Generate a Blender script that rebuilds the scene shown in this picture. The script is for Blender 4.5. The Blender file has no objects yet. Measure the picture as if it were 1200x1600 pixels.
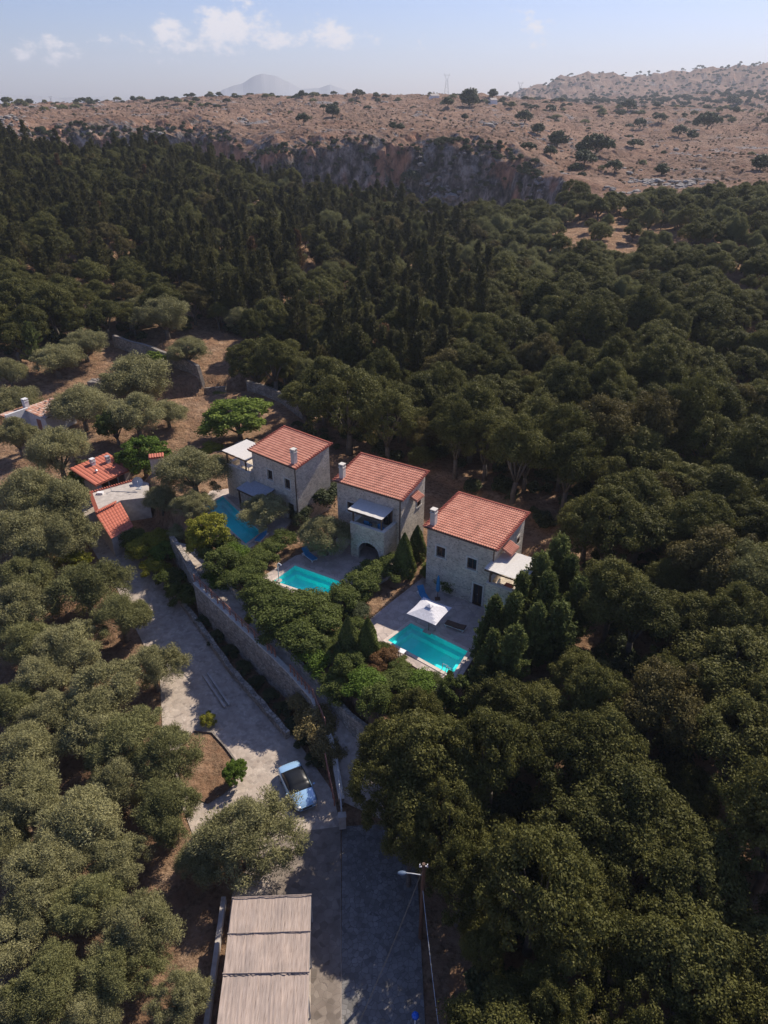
import bpy, bmesh, math, random
import numpy as np
from mathutils import Vector, Matrix, Euler
random.seed(7); RNG = np.random.default_rng(11)
R = math.radians
scn = bpy.context.scene
col = scn.collection
# ------------------------------------------------------------------ camera
CAM_H = 46.0; FPX = 1110.0; PITCH = R(30.0)
cam = bpy.data.cameras.new('camera'); camo = bpy.data.objects.new('camera', cam); col.objects.link(camo)
camo.location = (0, 0, CAM_H); camo.rotation_euler = (R(90) - PITCH, 0, 0)
cam.sensor_fit = 'HORIZONTAL'; cam.sensor_width = 36; cam.lens = 36 * FPX / 1200
cam.clip_start = 0.5; cam.clip_end = 40000
scn.camera = camo
scn.view_settings.view_transform = 'Standard'; scn.view_settings.look = 'None'
scn.view_settings.exposure = 0.36; scn.view_settings.gamma = 1
SUN_AZ = 43.0; SUN_EL = 43.0
# ------------------------------------------------------------------ world
world = bpy.data.worlds.new('World'); scn.world = world; world.use_nodes = True
wn = world.node_tree.nodes; wl = world.node_tree.links; wn.clear()
def build_world():
    out = wn.new('ShaderNodeOutputWorld'); bg = wn.new('ShaderNodeBackground'); bg.inputs[1].default_value = 0.072
    sky = wn.new('ShaderNodeTexSky'); sky.sky_type = 'NISHITA'; sky.sun_disc = False
    sky.sun_elevation = R(SUN_EL); sky.sun_rotation = R(SUN_AZ); sky.air_density = 1.0; sky.dust_density = 0.7; sky.ozone_density = 4.5
    tc = wn.new('ShaderNodeTexCoord'); nrm = wn.new('ShaderNodeVectorMath'); nrm.operation = 'NORMALIZE'
    wl.new(tc.outputs['Generated'], nrm.inputs[0])
    sep = wn.new('ShaderNodeSeparateXYZ'); wl.new(nrm.outputs[0], sep.inputs[0])
    az = wn.new('ShaderNodeMath'); az.operation = 'ARCTAN2'; wl.new(sep.outputs[0], az.inputs[0]); wl.new(sep.outputs[1], az.inputs[1])
    el = wn.new('ShaderNodeMath'); el.operation = 'ARCSINE'; wl.new(sep.outputs[2], el.inputs[0])
    comb = wn.new('ShaderNodeCombineXYZ'); wl.new(az.outputs[0], comb.inputs[0]); wl.new(el.outputs[0], comb.inputs[1])
    nz = wn.new('ShaderNodeTexNoise'); nz.inputs['Scale'].default_value = 34; nz.inputs['Detail'].default_value = 9; nz.inputs['Roughness'].default_value = 0.62
    mp = wn.new('ShaderNodeMapping'); mp.inputs['Scale'].default_value = (1, 1.7, 1); wl.new(comb.outputs[0], mp.inputs[0]); wl.new(mp.outputs[0], nz.inputs['Vector'])
    acc = None
    # cumulus heaps: azimuth, elevation, half width, half height (degrees), weight
    for (a, e, w, h, k) in [(-21.2, 2.9, 2.9, 0.8, .62), (-13.3, 3.5, 2.6, 1.1, .85), (-10.3, 4.2, 2.3, 1.7, 1.0), (-8.4, 3.9, 1.8, 1.0, .8), (-6.1, 3.75, 1.6, .7, .8),
                            (-3.6, 3.95, 1.7, 1.0, .95), (-0.8, 3.5, .9, .6, .5), (10.1, 3.9, 1.2, 1.0, .75), (8.2, 4.9, 1.2, .4, .42), (2.6, 3.6, .5, .5, .35), (-14.7, 4.0, 1.0, 1.0, .5)]:
        d = wn.new('ShaderNodeVectorMath'); d.operation = 'SUBTRACT'; wl.new(comb.outputs[0], d.inputs[0]); d.inputs[1].default_value = (R(a), R(e), 0)
        s = wn.new('ShaderNodeVectorMath'); s.operation = 'MULTIPLY'; wl.new(d.outputs[0], s.inputs[0]); s.inputs[1].default_value = (.72 / R(w), .85 / R(h), 0)
        l = wn.new('ShaderNodeVectorMath'); l.operation = 'LENGTH'; wl.new(s.outputs[0], l.inputs[0])
        m = wn.new('ShaderNodeMapRange'); m.inputs[1].default_value = 1.35; m.inputs[2].default_value = 0.35; m.inputs[3].default_value = 0; m.inputs[4].default_value = k
        wl.new(l.outputs['Value'], m.inputs[0])
        if acc is None: acc = m.outputs[0]
        else:
            mx = wn.new('ShaderNodeMath'); mx.operation = 'MAXIMUM'; wl.new(acc, mx.inputs[0]); wl.new(m.outputs[0], mx.inputs[1]); acc = mx.outputs[0]
    ad = wn.new('ShaderNodeMath'); ad.operation = 'MULTIPLY_ADD'; wl.new(nz.outputs[0], ad.inputs[0]); ad.inputs[1].default_value = 3.2; ad.inputs[2].default_value = -1.95
    a2 = wn.new('ShaderNodeMath'); a2.operation = 'ADD'; wl.new(ad.outputs[0], a2.inputs[0]); wl.new(acc, a2.inputs[1])
    gate = wn.new('ShaderNodeMath'); gate.operation = 'MULTIPLY'; gate.use_clamp = True
    mr = wn.new('ShaderNodeMapRange'); mr.interpolation_type = 'SMOOTHSTEP'; mr.inputs[1].default_value = 0.08; mr.inputs[2].default_value = 0.75; mr.inputs[3].default_value = 0; mr.inputs[4].default_value = 0.92
    wl.new(a2.outputs[0], mr.inputs[0])
    g2 = wn.new('ShaderNodeMath'); g2.operation = 'MULTIPLY'; g2.use_clamp = True; wl.new(acc, g2.inputs[0]); g2.inputs[1].default_value = 6
    wl.new(mr.outputs[0], gate.inputs[0]); wl.new(g2.outputs[0], gate.inputs[1])
    mix = wn.new('ShaderNodeMix'); mix.data_type = 'RGBA'; wl.new(gate.outputs[0], mix.inputs[0]); tn = wn.new('ShaderNodeMix'); tn.data_type = 'RGBA'; tn.blend_type = 'MULTIPLY'; tn.inputs[0].default_value = 1; tn.inputs[7].default_value = (1.16, 1.10, 1.36, 1); wl.new(sky.outputs[0], tn.inputs[6]); wl.new(tn.outputs[2], mix.inputs[6]); mix.inputs[7].default_value = (10.0, 9.5, 9.7, 1)
    wl.new(mix.outputs[2], bg.inputs[0]); wl.new(bg.outputs[0], out.inputs[0])
build_world()
# ------------------------------------------------------------------ sun
sd = bpy.data.lights.new('sun', 'SUN'); sd.energy = 5.0; sd.angle = R(0.53); sd.color = (1.0, 0.89, 0.74)
suno = bpy.data.objects.new('sun', sd); col.objects.link(suno)
sdir = Vector((math.sin(R(SUN_AZ)) * math.cos(R(SUN_EL)), math.cos(R(SUN_AZ)) * math.cos(R(SUN_EL)), math.sin(R(SUN_EL))))
suno.rotation_euler = sdir.to_track_quat('Z', 'Y').to_euler(); suno.location = (60, 60, 120)

# ------------------------------------------------------------------ calibration helpers (photo direction -> world point at a given height)
def ray(px, py):
    u = (px - 600) / FPX; v = (800 - py) / FPX
    return np.array([u, math.cos(PITCH) + v * math.sin(PITCH), -math.sin(PITCH) + v * math.cos(PITCH)])
def at(px, py, z):
    r = ray(px, py); t = (z - CAM_H) / r[2]; return np.array([0, 0, CAM_H]) + t * r
def at2(px, py, z): return at(px, py, z)[:2]
def zray(px, py, r):
    q = ray(px, py); return CAM_H + r * q[2] / math.hypot(q[0], q[1])
def proj(x, y, z):
    z = z - CAM_H; d = y * math.cos(PITCH) - z * math.sin(PITCH); up = y * math.sin(PITCH) + z * math.cos(PITCH)
    return 600 + FPX * x / d, 800 - FPX * up / d, d
# ------------------------------------------------------------------ tags
def tag(o, label=None, cat=None, group=None, kind=None):
    if label: o['label'] = label
    if cat: o['category'] = cat
    if group: o['group'] = group
    if kind: o['kind'] = kind
    return o
def empty(name, loc, rz=0, label=None, cat=None, group=None):
    o = bpy.data.objects.new(name, None); col.objects.link(o); o.location = loc; o.rotation_euler = (0, 0, rz); o.empty_display_size = .3
    return tag(o, label, cat, group)
# ------------------------------------------------------------------ materials
def new_mat(name):
    m = bpy.data.materials.new(name); m.use_nodes = True; nt = m.node_tree
    return m, nt.nodes, nt.links, nt.nodes['Principled BSDF']
def N(nodes, t, **kw):
    n = nodes.new(t)
    for k, v in kw.items(): setattr(n, k, v)
    return n
def ramp(nodes, stops):
    r = nodes.new('ShaderNodeValToRGB'); e = r.color_ramp.elements
    while len(e) < len(stops): e.new(0.5)
    for i, (p, c) in enumerate(stops): e[i].position = p; e[i].color = (*c, 1)
    return r
def plain(name, rgb, rough=0.7, metal=0, var=0.12, scale=6):
    m, n, l, b = new_mat(name)
    tc = N(n, 'ShaderNodeTexCoord'); nz = N(n, 'ShaderNodeTexNoise'); nz.inputs['Scale'].default_value = scale; nz.inputs['Detail'].default_value = 6
    l.new(tc.outputs['Object'], nz.inputs['Vector'])
    rp = ramp(n, [(0.3, tuple(c * (1 - var) for c in rgb)), (0.7, tuple(min(1, c * (1 + var)) for c in rgb))])
    l.new(nz.outputs[0], rp.inputs[0]); l.new(rp.outputs[0], b.inputs['Base Color'])
    b.inputs['Roughness'].default_value = rough; b.inputs['Metallic'].default_value = metal
    return m
def stone(name, c1, c2, c3, mortar, scale=3.0, stretch=(1, 1, 1.6), bump=0.6, mortar_w=0.06):
    m, n, l, b = new_mat(name)
    tc = N(n, 'ShaderNodeTexCoord'); mp = N(n, 'ShaderNodeMapping'); mp.inputs['Scale'].default_value = stretch; l.new(tc.outputs['Object'], mp.inputs[0])
    nz0 = N(n, 'ShaderNodeTexNoise'); nz0.inputs['Scale'].default_value = 3; l.new(mp.outputs[0], nz0.inputs['Vector'])
    mixv = N(n, 'ShaderNodeMix', data_type='RGBA', blend_type='ADD'); mixv.inputs[0].default_value = 0.12; l.new(mp.outputs[0], mixv.inputs[6]); l.new(nz0.outputs['Color'], mixv.inputs[7])
    v = N(n, 'ShaderNodeTexVoronoi'); v.inputs['Scale'].default_value = scale; l.new(mixv.outputs[2], v.inputs['Vector'])
    ve = N(n, 'ShaderNodeTexVoronoi', feature='DISTANCE_TO_EDGE'); ve.inputs['Scale'].default_value = scale; l.new(mixv.outputs[2], ve.inputs['Vector'])
    sp = N(n, 'ShaderNodeSeparateColor'); l.new(v.outputs['Color'], sp.inputs[0])
    rp = ramp(n, [(0.0, c1), (0.45, c2), (1.0, c3)]); l.new(sp.outputs[0], rp.inputs[0])
    nz = N(n, 'ShaderNodeTexNoise'); nz.inputs['Scale'].default_value = 1.1; nz.inputs['Detail'].default_value = 8; l.new(tc.outputs['Object'], nz.inputs['Vector'])
    mul = N(n, 'ShaderNodeMix', data_type='RGBA', blend_type='MULTIPLY'); mul.inputs[0].default_value = 0.75
    rp2 = ramp(n, [(0.3, (.66, .63, .61)), (0.65, (1.08, 1.08, 1.08))]); l.new(nz.outputs[0], rp2.inputs[0])
    l.new(rp.outputs[0], mul.inputs[6]); l.new(rp2.outputs[0], mul.inputs[7])
    mm = N(n, 'ShaderNodeMapRange'); mm.inputs[1].default_value = mortar_w * .4; mm.inputs[2].default_value = mortar_w; l.new(ve.outputs['Distance'], mm.inputs[0])
    mx = N(n, 'ShaderNodeMix', data_type='RGBA'); l.new(mm.outputs[0], mx.inputs[0]); mx.inputs[6].default_value = (*mortar, 1); l.new(mul.outputs[2], mx.inputs[7])
    l.new(mx.outputs[2], b.inputs['Base Color']); b.inputs['Roughness'].default_value = 0.9
    bh = N(n, 'ShaderNodeMath', operation='ADD'); l.new(mm.outputs[0], bh.inputs[0]); l.new(sp.outputs[1], bh.inputs[1])
    bp = N(n, 'ShaderNodeBump'); bp.inputs['Strength'].default_value = bump; bp.inputs['Distance'].default_value = 0.06; l.new(bh.outputs[0], bp.inputs['Height']); l.new(bp.outputs[0], b.inputs['Normal'])
    return m
def leafmat(name, dark, light, trans=0.3, hue=0.5, gloss=0.25):
    m, n, l, b = new_mat(name)
    at_ = N(n, 'ShaderNodeAttribute', attribute_name='v'); oi = N(n, 'ShaderNodeObjectInfo')
    tc = N(n, 'ShaderNodeTexCoord'); nz = N(n, 'ShaderNodeTexNoise'); nz.inputs['Scale'].default_value = 0.55; nz.inputs['Detail'].default_value = 2; l.new(tc.outputs['Object'], nz.inputs['Vector'])
    s1 = N(n, 'ShaderNodeMath', operation='MULTIPLY_ADD'); l.new(nz.outputs[0], s1.inputs[0]); s1.inputs[1].default_value = 0.5; l.new(at_.outputs['Fac'], s1.inputs[2])
    s2 = N(n, 'ShaderNodeMath', operation='MULTIPLY_ADD'); l.new(oi.outputs['Random'], s2.inputs[0]); s2.inputs[1].default_value = hue; l.new(s1.outputs[0], s2.inputs[2])
    mr = N(n, 'ShaderNodeMapRange'); mr.inputs[1].default_value = 0.15; mr.inputs[2].default_value = 1.5; l.new(s2.outputs[0], mr.inputs[0])
    rp = ramp(n, [(0, dark), (1, light)]); l.new(mr.outputs[0], rp.inputs[0])
    l.new(rp.outputs[0], b.inputs['Base Color']); b.inputs['Roughness'].default_value = 0.55; b.inputs['Specular IOR Level'].default_value = gloss * .4
    tr = N(n, 'ShaderNodeBsdfTranslucent'); l.new(rp.outputs[0], tr.inputs[0])
    ms = N(n, 'ShaderNodeMixShader'); ms.inputs[0].default_value = trans; l.new(b.outputs[0], ms.inputs[1]); l.new(tr.outputs[0], ms.inputs[2])
    l.new(ms.outputs[0], n['Material Output'].inputs[0])
    return m
LEAF = {
 'oak': leafmat('oak_leaf', (.020, .028, .007), (.168, .163, .048)),
 'oak_brown': leafmat('oak_leaf_browning', (.035, .034, .013), (.175, .145, .05)),
 'conifer': leafmat('conifer_needle', (.018, .023, .007), (.135, .125, .042), .2),
 'olive': leafmat('olive_leaf', (.080, .084, .028), (.40, .375, .185), .22, .35),
 'olive_green': leafmat('olive_leaf_green', (.055, .062, .018), (.30, .295, .125), .25, .35),
 'fig': leafmat('fig_leaf', (.04, .075, .012), (.16, .24, .04), .35),
 'yellow': leafmat('vine_leaf_yellowing', (.10, .12, .02), (.36, .34, .05), .35),
 'hedge': leafmat('hedge_leaf', (.026, .042, .010), (.155, .185, .048), .3),
 'darkfir': leafmat('fir_needle', (.03, .048, .012), (.175, .20, .06), .25),
 'bright': leafmat('mulberry_leaf', (.06, .10, .018), (.25, .32, .06), .35),
 'flower': leafmat('bougainvillea_leaf', (.07, .08, .03), (.34, .27, .12), .35, .6),
 'rust': leafmat('rusty_leaf', (.06, .035, .02), (.22, .12, .05), .2),
 'scrub': leafmat('scrub_leaf', (.030, .042, .020), (.085, .10, .045), .2),
 'drygrass': leafmat('dry_tuft', (.16, .11, .07), (.30, .22, .14), .2),
}
BARK = plain('bark', (.13, .11, .09), .95, var=.35, scale=4)
M = {}
M['stone'] = stone('villa_stone', (.58, .50, .40), (.74, .66, .55), (.38, .33, .27), (.66, .59, .50), 5.6, bump=.6)
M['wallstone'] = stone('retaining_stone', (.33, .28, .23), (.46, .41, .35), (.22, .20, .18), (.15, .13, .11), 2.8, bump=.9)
M['paving'] = stone('crazy_paving', (.41, .34, .285), (.49, .42, .355), (.33, .28, .24), (.36, .31, .26), 3.2, (1, 1, 1), .25, .05)
M['cobble'] = stone('road_cobbles', (.17, .16, .155), (.23, .22, .21), (.13, .125, .12), (.10, .095, .09), 3.2, (1, 1, 1), .35, .05)
M['deck'] = stone('deck_slabs', (.46, .38, .34), (.52, .44, .39), (.41, .35, .31), (.33, .28, .26), 1.3, (1, 1, 1), .12, .03)
M['coping'] = plain('pool_coping', (.56, .48, .42), .8)
M['render'] = plain('cement_render', (.42, .38, .345), .9, var=.2, scale=2)
M['whitewash'] = plain('white_render', (.62, .62, .63), .85, var=.12, scale=3)
M['trim'] = plain('pale_stone_trim', (.56, .53, .48), .85)
M['wood'] = plain('dark_wood', (.10, .055, .035), .7, var=.3, scale=9)
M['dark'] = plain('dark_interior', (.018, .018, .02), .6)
M['glass'] = plain('window_glass', (.02, .025, .03), .08)
M['metal'] = plain('painted_metal', (.45, .47, .50), .4, .3)
M['white'] = plain('white_paint', (.75, .75, .75), .5)
M['brownmetal'] = plain('brown_railing', (.30, .13, .09), .6)
M['bluecloth'] = plain('blue_cushion', (.04, .22, .42), .9)
M['parasol'] = plain('parasol_canvas', (.60, .60, .64), .9)
M['palecanopy'] = plain('canopy_canvas', (.56, .54, .51), .9, var=.08)
M['bluecanopy'] = plain('canopy_canvas_blue', (.34, .36, .40), .9, var=.15)
M['terracotta'] = plain('terracotta', (.44, .13, .08), .8, var=.2, scale=12)
M['stonegrey'] = plain('rough_grey_stone', (.20, .175, .155), .95, var=.4, scale=3)
def tilemat():
    m, n, l, b = new_mat('roof_tile')
    tc = N(n, 'ShaderNodeTexCoord'); nz = N(n, 'ShaderNodeTexNoise'); nz.inputs['Scale'].default_value = 1.3; nz.inputs['Detail'].default_value = 8; l.new(tc.outputs['Object'], nz.inputs['Vector'])
    mp = N(n, 'ShaderNodeMapping'); mp.inputs['Scale'].default_value = (4.2, 2.8, 0.01); l.new(tc.outputs['Object'], mp.inputs[0])
    wn_ = N(n, 'ShaderNodeTexVoronoi'); wn_.inputs['Scale'].default_value = 1.0; wn_.inputs['Randomness'].default_value = .2; l.new(mp.outputs[0], wn_.inputs['Vector'])
    sp = N(n, 'ShaderNodeSeparateColor'); l.new(wn_.outputs['Color'], sp.inputs[0])
    a = N(n, 'ShaderNodeMath', operation='MULTIPLY_ADD'); l.new(sp.outputs[0], a.inputs[0]); a.inputs[1].default_value = .22; l.new(nz.outputs[0], a.inputs[2])
    rp = ramp(n, [(0.2, (.30, .125, .085)), (0.6, (.46, .19, .13)), (1.0, (.56, .28, .20))]); l.new(a.outputs[0], rp.inputs[0])
    l.new(rp.outputs[0], b.inputs['Base Color']); b.inputs['Roughness'].default_value = .8
    return m
M['tile'] = tilemat()
def reedmat():
    m, n, l, b = new_mat('reed_mat')
    tc = N(n, 'ShaderNodeTexCoord'); mp = N(n, 'ShaderNodeMapping'); mp.inputs['Scale'].default_value = (16, .9, 1); l.new(tc.outputs['Object'], mp.inputs[0])
    nz = N(n, 'ShaderNodeTexNoise'); nz.inputs['Scale'].default_value = 1.6; nz.inputs['Detail'].default_value = 6; l.new(mp.outputs[0], nz.inputs['Vector'])
    n2 = N(n, 'ShaderNodeTexNoise'); n2.inputs['Scale'].default_value = .8; n2.inputs['Detail'].default_value = 4; l.new(tc.outputs['Object'], n2.inputs['Vector'])
    rp = ramp(n, [(0.22, (.09, .06, .045)), (0.38, (.33, .265, .225)), (0.7, (.44, .365, .32))]); l.new(nz.outputs[0], rp.inputs[0])
    rp2 = ramp(n, [(0.3, (.8, .8, .8)), (.7, (1.08, 1.05, 1.02))]); l.new(n2.outputs[0], rp2.inputs[0])
    mx = N(n, 'ShaderNodeMix', data_type='RGBA', blend_type='MULTIPLY'); mx.inputs[0].default_value = 1; l.new(rp.outputs[0], mx.inputs[6]); l.new(rp2.outputs[0], mx.inputs[7])
    l.new(mx.outputs[2], b.inputs['Base Color']); b.inputs['Roughness'].default_value = .95
    bp = N(n, 'ShaderNodeBump'); bp.inputs['Strength'].default_value = .6; bp.inputs['Distance'].default_value = .02; l.new(nz.outputs[0], bp.inputs['Height']); l.new(bp.outputs[0], b.inputs['Normal'])
    return m
M['reed'] = reedmat()
def rustroof():
    m, n, l, b = new_mat('weathered_roof')
    tc = N(n, 'ShaderNodeTexCoord'); nz = N(n, 'ShaderNodeTexNoise'); nz.inputs['Scale'].default_value = 1.4; nz.inputs['Detail'].default_value = 9; nz.inputs['Roughness'].default_value = .75; l.new(tc.outputs['Object'], nz.inputs['Vector'])
    rp = ramp(n, [(0.38, (.34, .12, .07)), (0.5, (.42, .24, .17)), (0.62, (.56, .50, .45))]); l.new(nz.outputs[0], rp.inputs[0]); l.new(rp.outputs[0], b.inputs['Base Color']); b.inputs['Roughness'].default_value = .9
    return m
M['rustroof'] = rustroof()
def watermat():
    m, n, l, b = new_mat('pool_water'); n.remove(b)
    tr = N(n, 'ShaderNodeBsdfTransparent'); tr.inputs[0].default_value = (.54, .985, .99, 1); gl = N(n, 'ShaderNodeBsdfGlossy'); gl.inputs['Roughness'].default_value = .03
    fr = N(n, 'ShaderNodeFresnel'); fr.inputs[0].default_value = 1.33
    tc = N(n, 'ShaderNodeTexCoord'); nz = N(n, 'ShaderNodeTexNoise'); nz.inputs['Scale'].default_value = 3; l.new(tc.outputs['Object'], nz.inputs['Vector'])
    bp = N(n, 'ShaderNodeBump'); bp.inputs['Strength'].default_value = .12; bp.inputs['Distance'].default_value = .05; l.new(nz.outputs[0], bp.inputs['Height'])
    l.new(bp.outputs[0], gl.inputs['Normal']); l.new(bp.outputs[0], fr.inputs['Normal'])
    ms = N(n, 'ShaderNodeMixShader'); l.new(fr.outputs[0], ms.inputs[0]); l.new(tr.outputs[0], ms.inputs[1]); l.new(gl.outputs[0], ms.inputs[2]); l.new(ms.outputs[0], n['Material Output'].inputs[0])
    return m
M['water'] = watermat()
M['pooltile'] = plain('pool_tile', (.16, .95, .92), .5, var=.06, scale=1.5)
def groundmat():
    m, n, l, b = new_mat('ground')
    g = N(n, 'ShaderNodeNewGeometry'); sep = N(n, 'ShaderNodeSeparateXYZ'); l.new(g.outputs['Normal'], sep.inputs[0])
    pos = g.outputs['Position']
    def noise(s, d=8, r=.6):
        z = N(n, 'ShaderNodeTexNoise'); z.inputs['Scale'].default_value = s; z.inputs['Detail'].default_value = d; z.inputs['Roughness'].default_value = r; l.new(pos, z.inputs['Vector']); return z.outputs[0]
    def mixc(f, a, c):
        x = N(n, 'ShaderNodeMix', data_type='RGBA'); l.new(f, x.inputs[0]); l.new(a, x.inputs[6]); l.new(c, x.inputs[7]); return x.outputs[2]
    def mr(v, a, c):
        x = N(n, 'ShaderNodeMapRange', interpolation_type='SMOOTHSTEP'); x.inputs[1].default_value = a; x.inputs[2].default_value = c; l.new(v, x.inputs[0]); return x.outputs[0]
    def rp(v, st):
        x = ramp(n, st); l.new(v, x.inputs[0]); return x.outputs[0]
    soil = rp(noise(.35), [(.3, (.20, .11, .065)), (.5, (.36, .22, .135)), (.7, (.50, .35, .24))])
    fine = rp(noise(3.0, 6, .7), [(.35, (.13, .075, .045)), (.6, (.33, .22, .14))])
    near = mixc(mr(noise(1.2, 4), .35, .65), soil, fine)
    grass = rp(noise(.05, 10, .7), [(.35, (.15, .082, .055)), (.5, (.245, .150, .104)), (.65, (.32, .215, .155))])
    tuft = rp(noise(.45, 8, .8), [(.40, (.085, .07, .045)), (.52, (.245, .150, .106)), (.68, (.33, .26, .21))])
    pl = mixc(mr(noise(.02, 5), .3, .7), grass, tuft)
    rocks = rp(noise(.35, 8, .75), [(.42, (.09, .085, .09)), (.6, (.36, .33, .32))])
    pl = mixc(mr(noise(.03, 9, .75), .56, .64), pl, rocks)
    geo2 = N(n, 'ShaderNodeVectorMath', operation='LENGTH'); l.new(pos, geo2.inputs[0])
    base = mixc(mr(geo2.outputs['Value'], 240, 300), near, pl)
    mpc = N(n, 'ShaderNodeMapping'); mpc.inputs['Scale'].default_value = (.22, .22, .13); l.new(pos, mpc.inputs[0])
    nc = N(n, 'ShaderNodeTexNoise'); nc.inputs['Scale'].default_value = 1; nc.inputs['Detail'].default_value = 10; nc.inputs['Roughness'].default_value = .7; l.new(mpc.outputs[0], nc.inputs['Vector'])
    cl = rp(nc.outputs[0], [(.40, (.02, .02, .02)), (.5, (.13, .112, .10)), (.62, (.38, .335, .30))])
    n2 = N(n, 'ShaderNodeTexNoise'); n2.inputs['Scale'].default_value = .28; n2.inputs['Detail'].default_value = 6; l.new(mpc.outputs[0], n2.inputs['Vector'])
    cl = mixc(mr(n2.outputs[0], .48, .60), cl, rp(nc.outputs[0], [(.36, (.08, .04, .03)), (.6, (.50, .26, .16))]))
    vor = N(n, 'ShaderNodeMath', operation='MULTIPLY_ADD'); l.new(noise(.08, 8), vor.inputs[0]); vor.inputs[1].default_value = .3; l.new(sep.outputs[2], vor.inputs[2])
    rk = mr(vor.outputs[0], 1.02, .90)
    farr = mr(geo2.outputs['Value'], 250, 300)
    rkm = N(n, 'ShaderNodeMath', operation='MULTIPLY'); l.new(rk, rkm.inputs[0]); l.new(farr, rkm.inputs[1])
    fin = mixc(rkm.outputs[0], base, cl)
    l.new(fin, b.inputs['Base Color']); b.inputs['Roughness'].default_value = 1; b.inputs['Specular IOR Level'].default_value = .1
    bp = N(n, 'ShaderNodeBump'); bp.inputs['Strength'].default_value = .9; bp.inputs['Distance'].default_value = .25; l.new(noise(1.1, 10, .75), bp.inputs['Height'])
    bp2 = N(n, 'ShaderNodeBump'); bp2.inputs['Strength'].default_value = .8; bp2.inputs['Distance'].default_value = 3.0; l.new(nc.outputs[0], bp2.inputs['Height']); l.new(bp.outputs[0], bp2.inputs['Normal'])
    l.new(bp2.outputs[0], b.inputs['Normal'])
    return m
M['ground'] = groundmat()

# ------------------------------------------------------------------ mesh builder
class MB:
    def __init__(s): s.v = []; s.f = []
    def add(s, vs, fs):
        o = len(s.v); s.v += [tuple(p) for p in vs]; s.f += [tuple(i + o for i in f) for f in fs]; return s
    def box(s, x0, x1, y0, y1, z0, z1, rz=0, c=None):
        vs = [(x, y, z) for z in (z0, z1) for x, y in ((x0, y0), (x1, y0), (x1, y1), (x0, y1))]
        if rz:
            cx, cy = c if c else ((x0 + x1) / 2, (y0 + y1) / 2); ca, sa = math.cos(rz), math.sin(rz)
            vs = [(cx + (x - cx) * ca - (y - cy) * sa, cy + (x - cx) * sa + (y - cy) * ca, z) for x, y, z in vs]
        return s.add(vs, [(0, 3, 2, 1), (4, 5, 6, 7), (0, 1, 5, 4), (1, 2, 6, 5), (2, 3, 7, 6), (3, 0, 4, 7)])
    def prism(s, poly, z0, z1):
        n = len(poly); a = sum(poly[i][0] * poly[(i + 1) % n][1] - poly[(i + 1) % n][0] * poly[i][1] for i in range(n))
        z0 = z0 if hasattr(z0, '__len__') else [z0] * n; z1 = z1 if hasattr(z1, '__len__') else [z1] * n
        if a < 0: poly = poly[::-1]; z0 = z0[::-1]; z1 = z1[::-1]
        vs = [(p[0], p[1], z) for p, z in zip(poly, z0)] + [(p[0], p[1], z) for p, z in zip(poly, z1)]
        return s.add(vs, [tuple(range(n - 1, -1, -1)), tuple(range(n, 2 * n))] + [(i, (i + 1) % n, (i + 1) % n + n, i + n) for i in range(n)])
    def vprism(s, poly, o, d, t):
        # outline (a, z) in a vertical plane through o along unit d, thickness t along the left normal
        nx, ny = -d[1], d[0]; n = len(poly)
        A = [(o[0] + d[0] * a, o[1] + d[1] * a, z) for a, z in poly]; B = [(x + nx * t, y + ny * t, z) for x, y, z in A]
        return s.add(A + B, [tuple(range(n)), tuple(range(2 * n - 1, n - 1, -1))] + [((i + 1) % n, i, i + n, (i + 1) % n + n) for i in range(n)])
    def tube(s, pts, rad, k=8, cap=True):
        pts = [Vector(p) for p in pts]; rad = rad if hasattr(rad, '__len__') else [rad] * len(pts); rings = []; vs = []
        for i, p in enumerate(pts):
            d = (pts[min(i + 1, len(pts) - 1)] - pts[max(i - 1, 0)]).normalized(); a = d.orthogonal().normalized() if i == 0 else (pa - d * pa.dot(d)).normalized(); pa = a; b = d.cross(a)
            vs += [p + (a * math.cos(t) + b * math.sin(t)) * rad[i] for t in [2 * math.pi * j / k for j in range(k)]]
        fs = [(i * k + j, i * k + (j + 1) % k, (i + 1) * k + (j + 1) % k, (i + 1) * k + j) for i in range(len(pts) - 1) for j in range(k)]
        if cap: fs += [tuple(range(k - 1, -1, -1)), tuple((len(pts) - 1) * k + j for j in range(k))]
        return s.add(vs, fs)
    def sphere(s, c, r, nu=12, nv=8, sq=(1, 1, 1)):
        vs = []; fs = []
        for i in range(nv + 1):
            for j in range(nu):
                t = math.pi * i / nv; p = 2 * math.pi * j / nu
                vs.append((c[0] + r * sq[0] * math.sin(t) * math.cos(p), c[1] + r * sq[1] * math.sin(t) * math.sin(p), c[2] + r * sq[2] * math.cos(t)))
        for i in range(nv):
            for j in range(nu): fs.append((i * nu + j, (i + 1) * nu + j, (i + 1) * nu + (j + 1) % nu, i * nu + (j + 1) % nu))
        return s.add(vs, fs)
    def mesh(s, name, mat, smooth=False):
        me = bpy.data.meshes.new(name); me.from_pydata(s.v, [], s.f); me.materials.append(mat)
        if smooth: me.polygons.foreach_set('use_smooth', [True] * len(me.polygons))
        me.update(); return me
    def build(s, name, mat, parent=None, smooth=False, bevel=0):
        o = bpy.data.objects.new(name, s.mesh(name, mat, smooth)); col.objects.link(o); o.parent = parent
        if bevel:
            b = o.modifiers.new('b', 'BEVEL'); b.width = bevel; b.segments = 2; b.limit_method = 'ANGLE'
        return o
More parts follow.
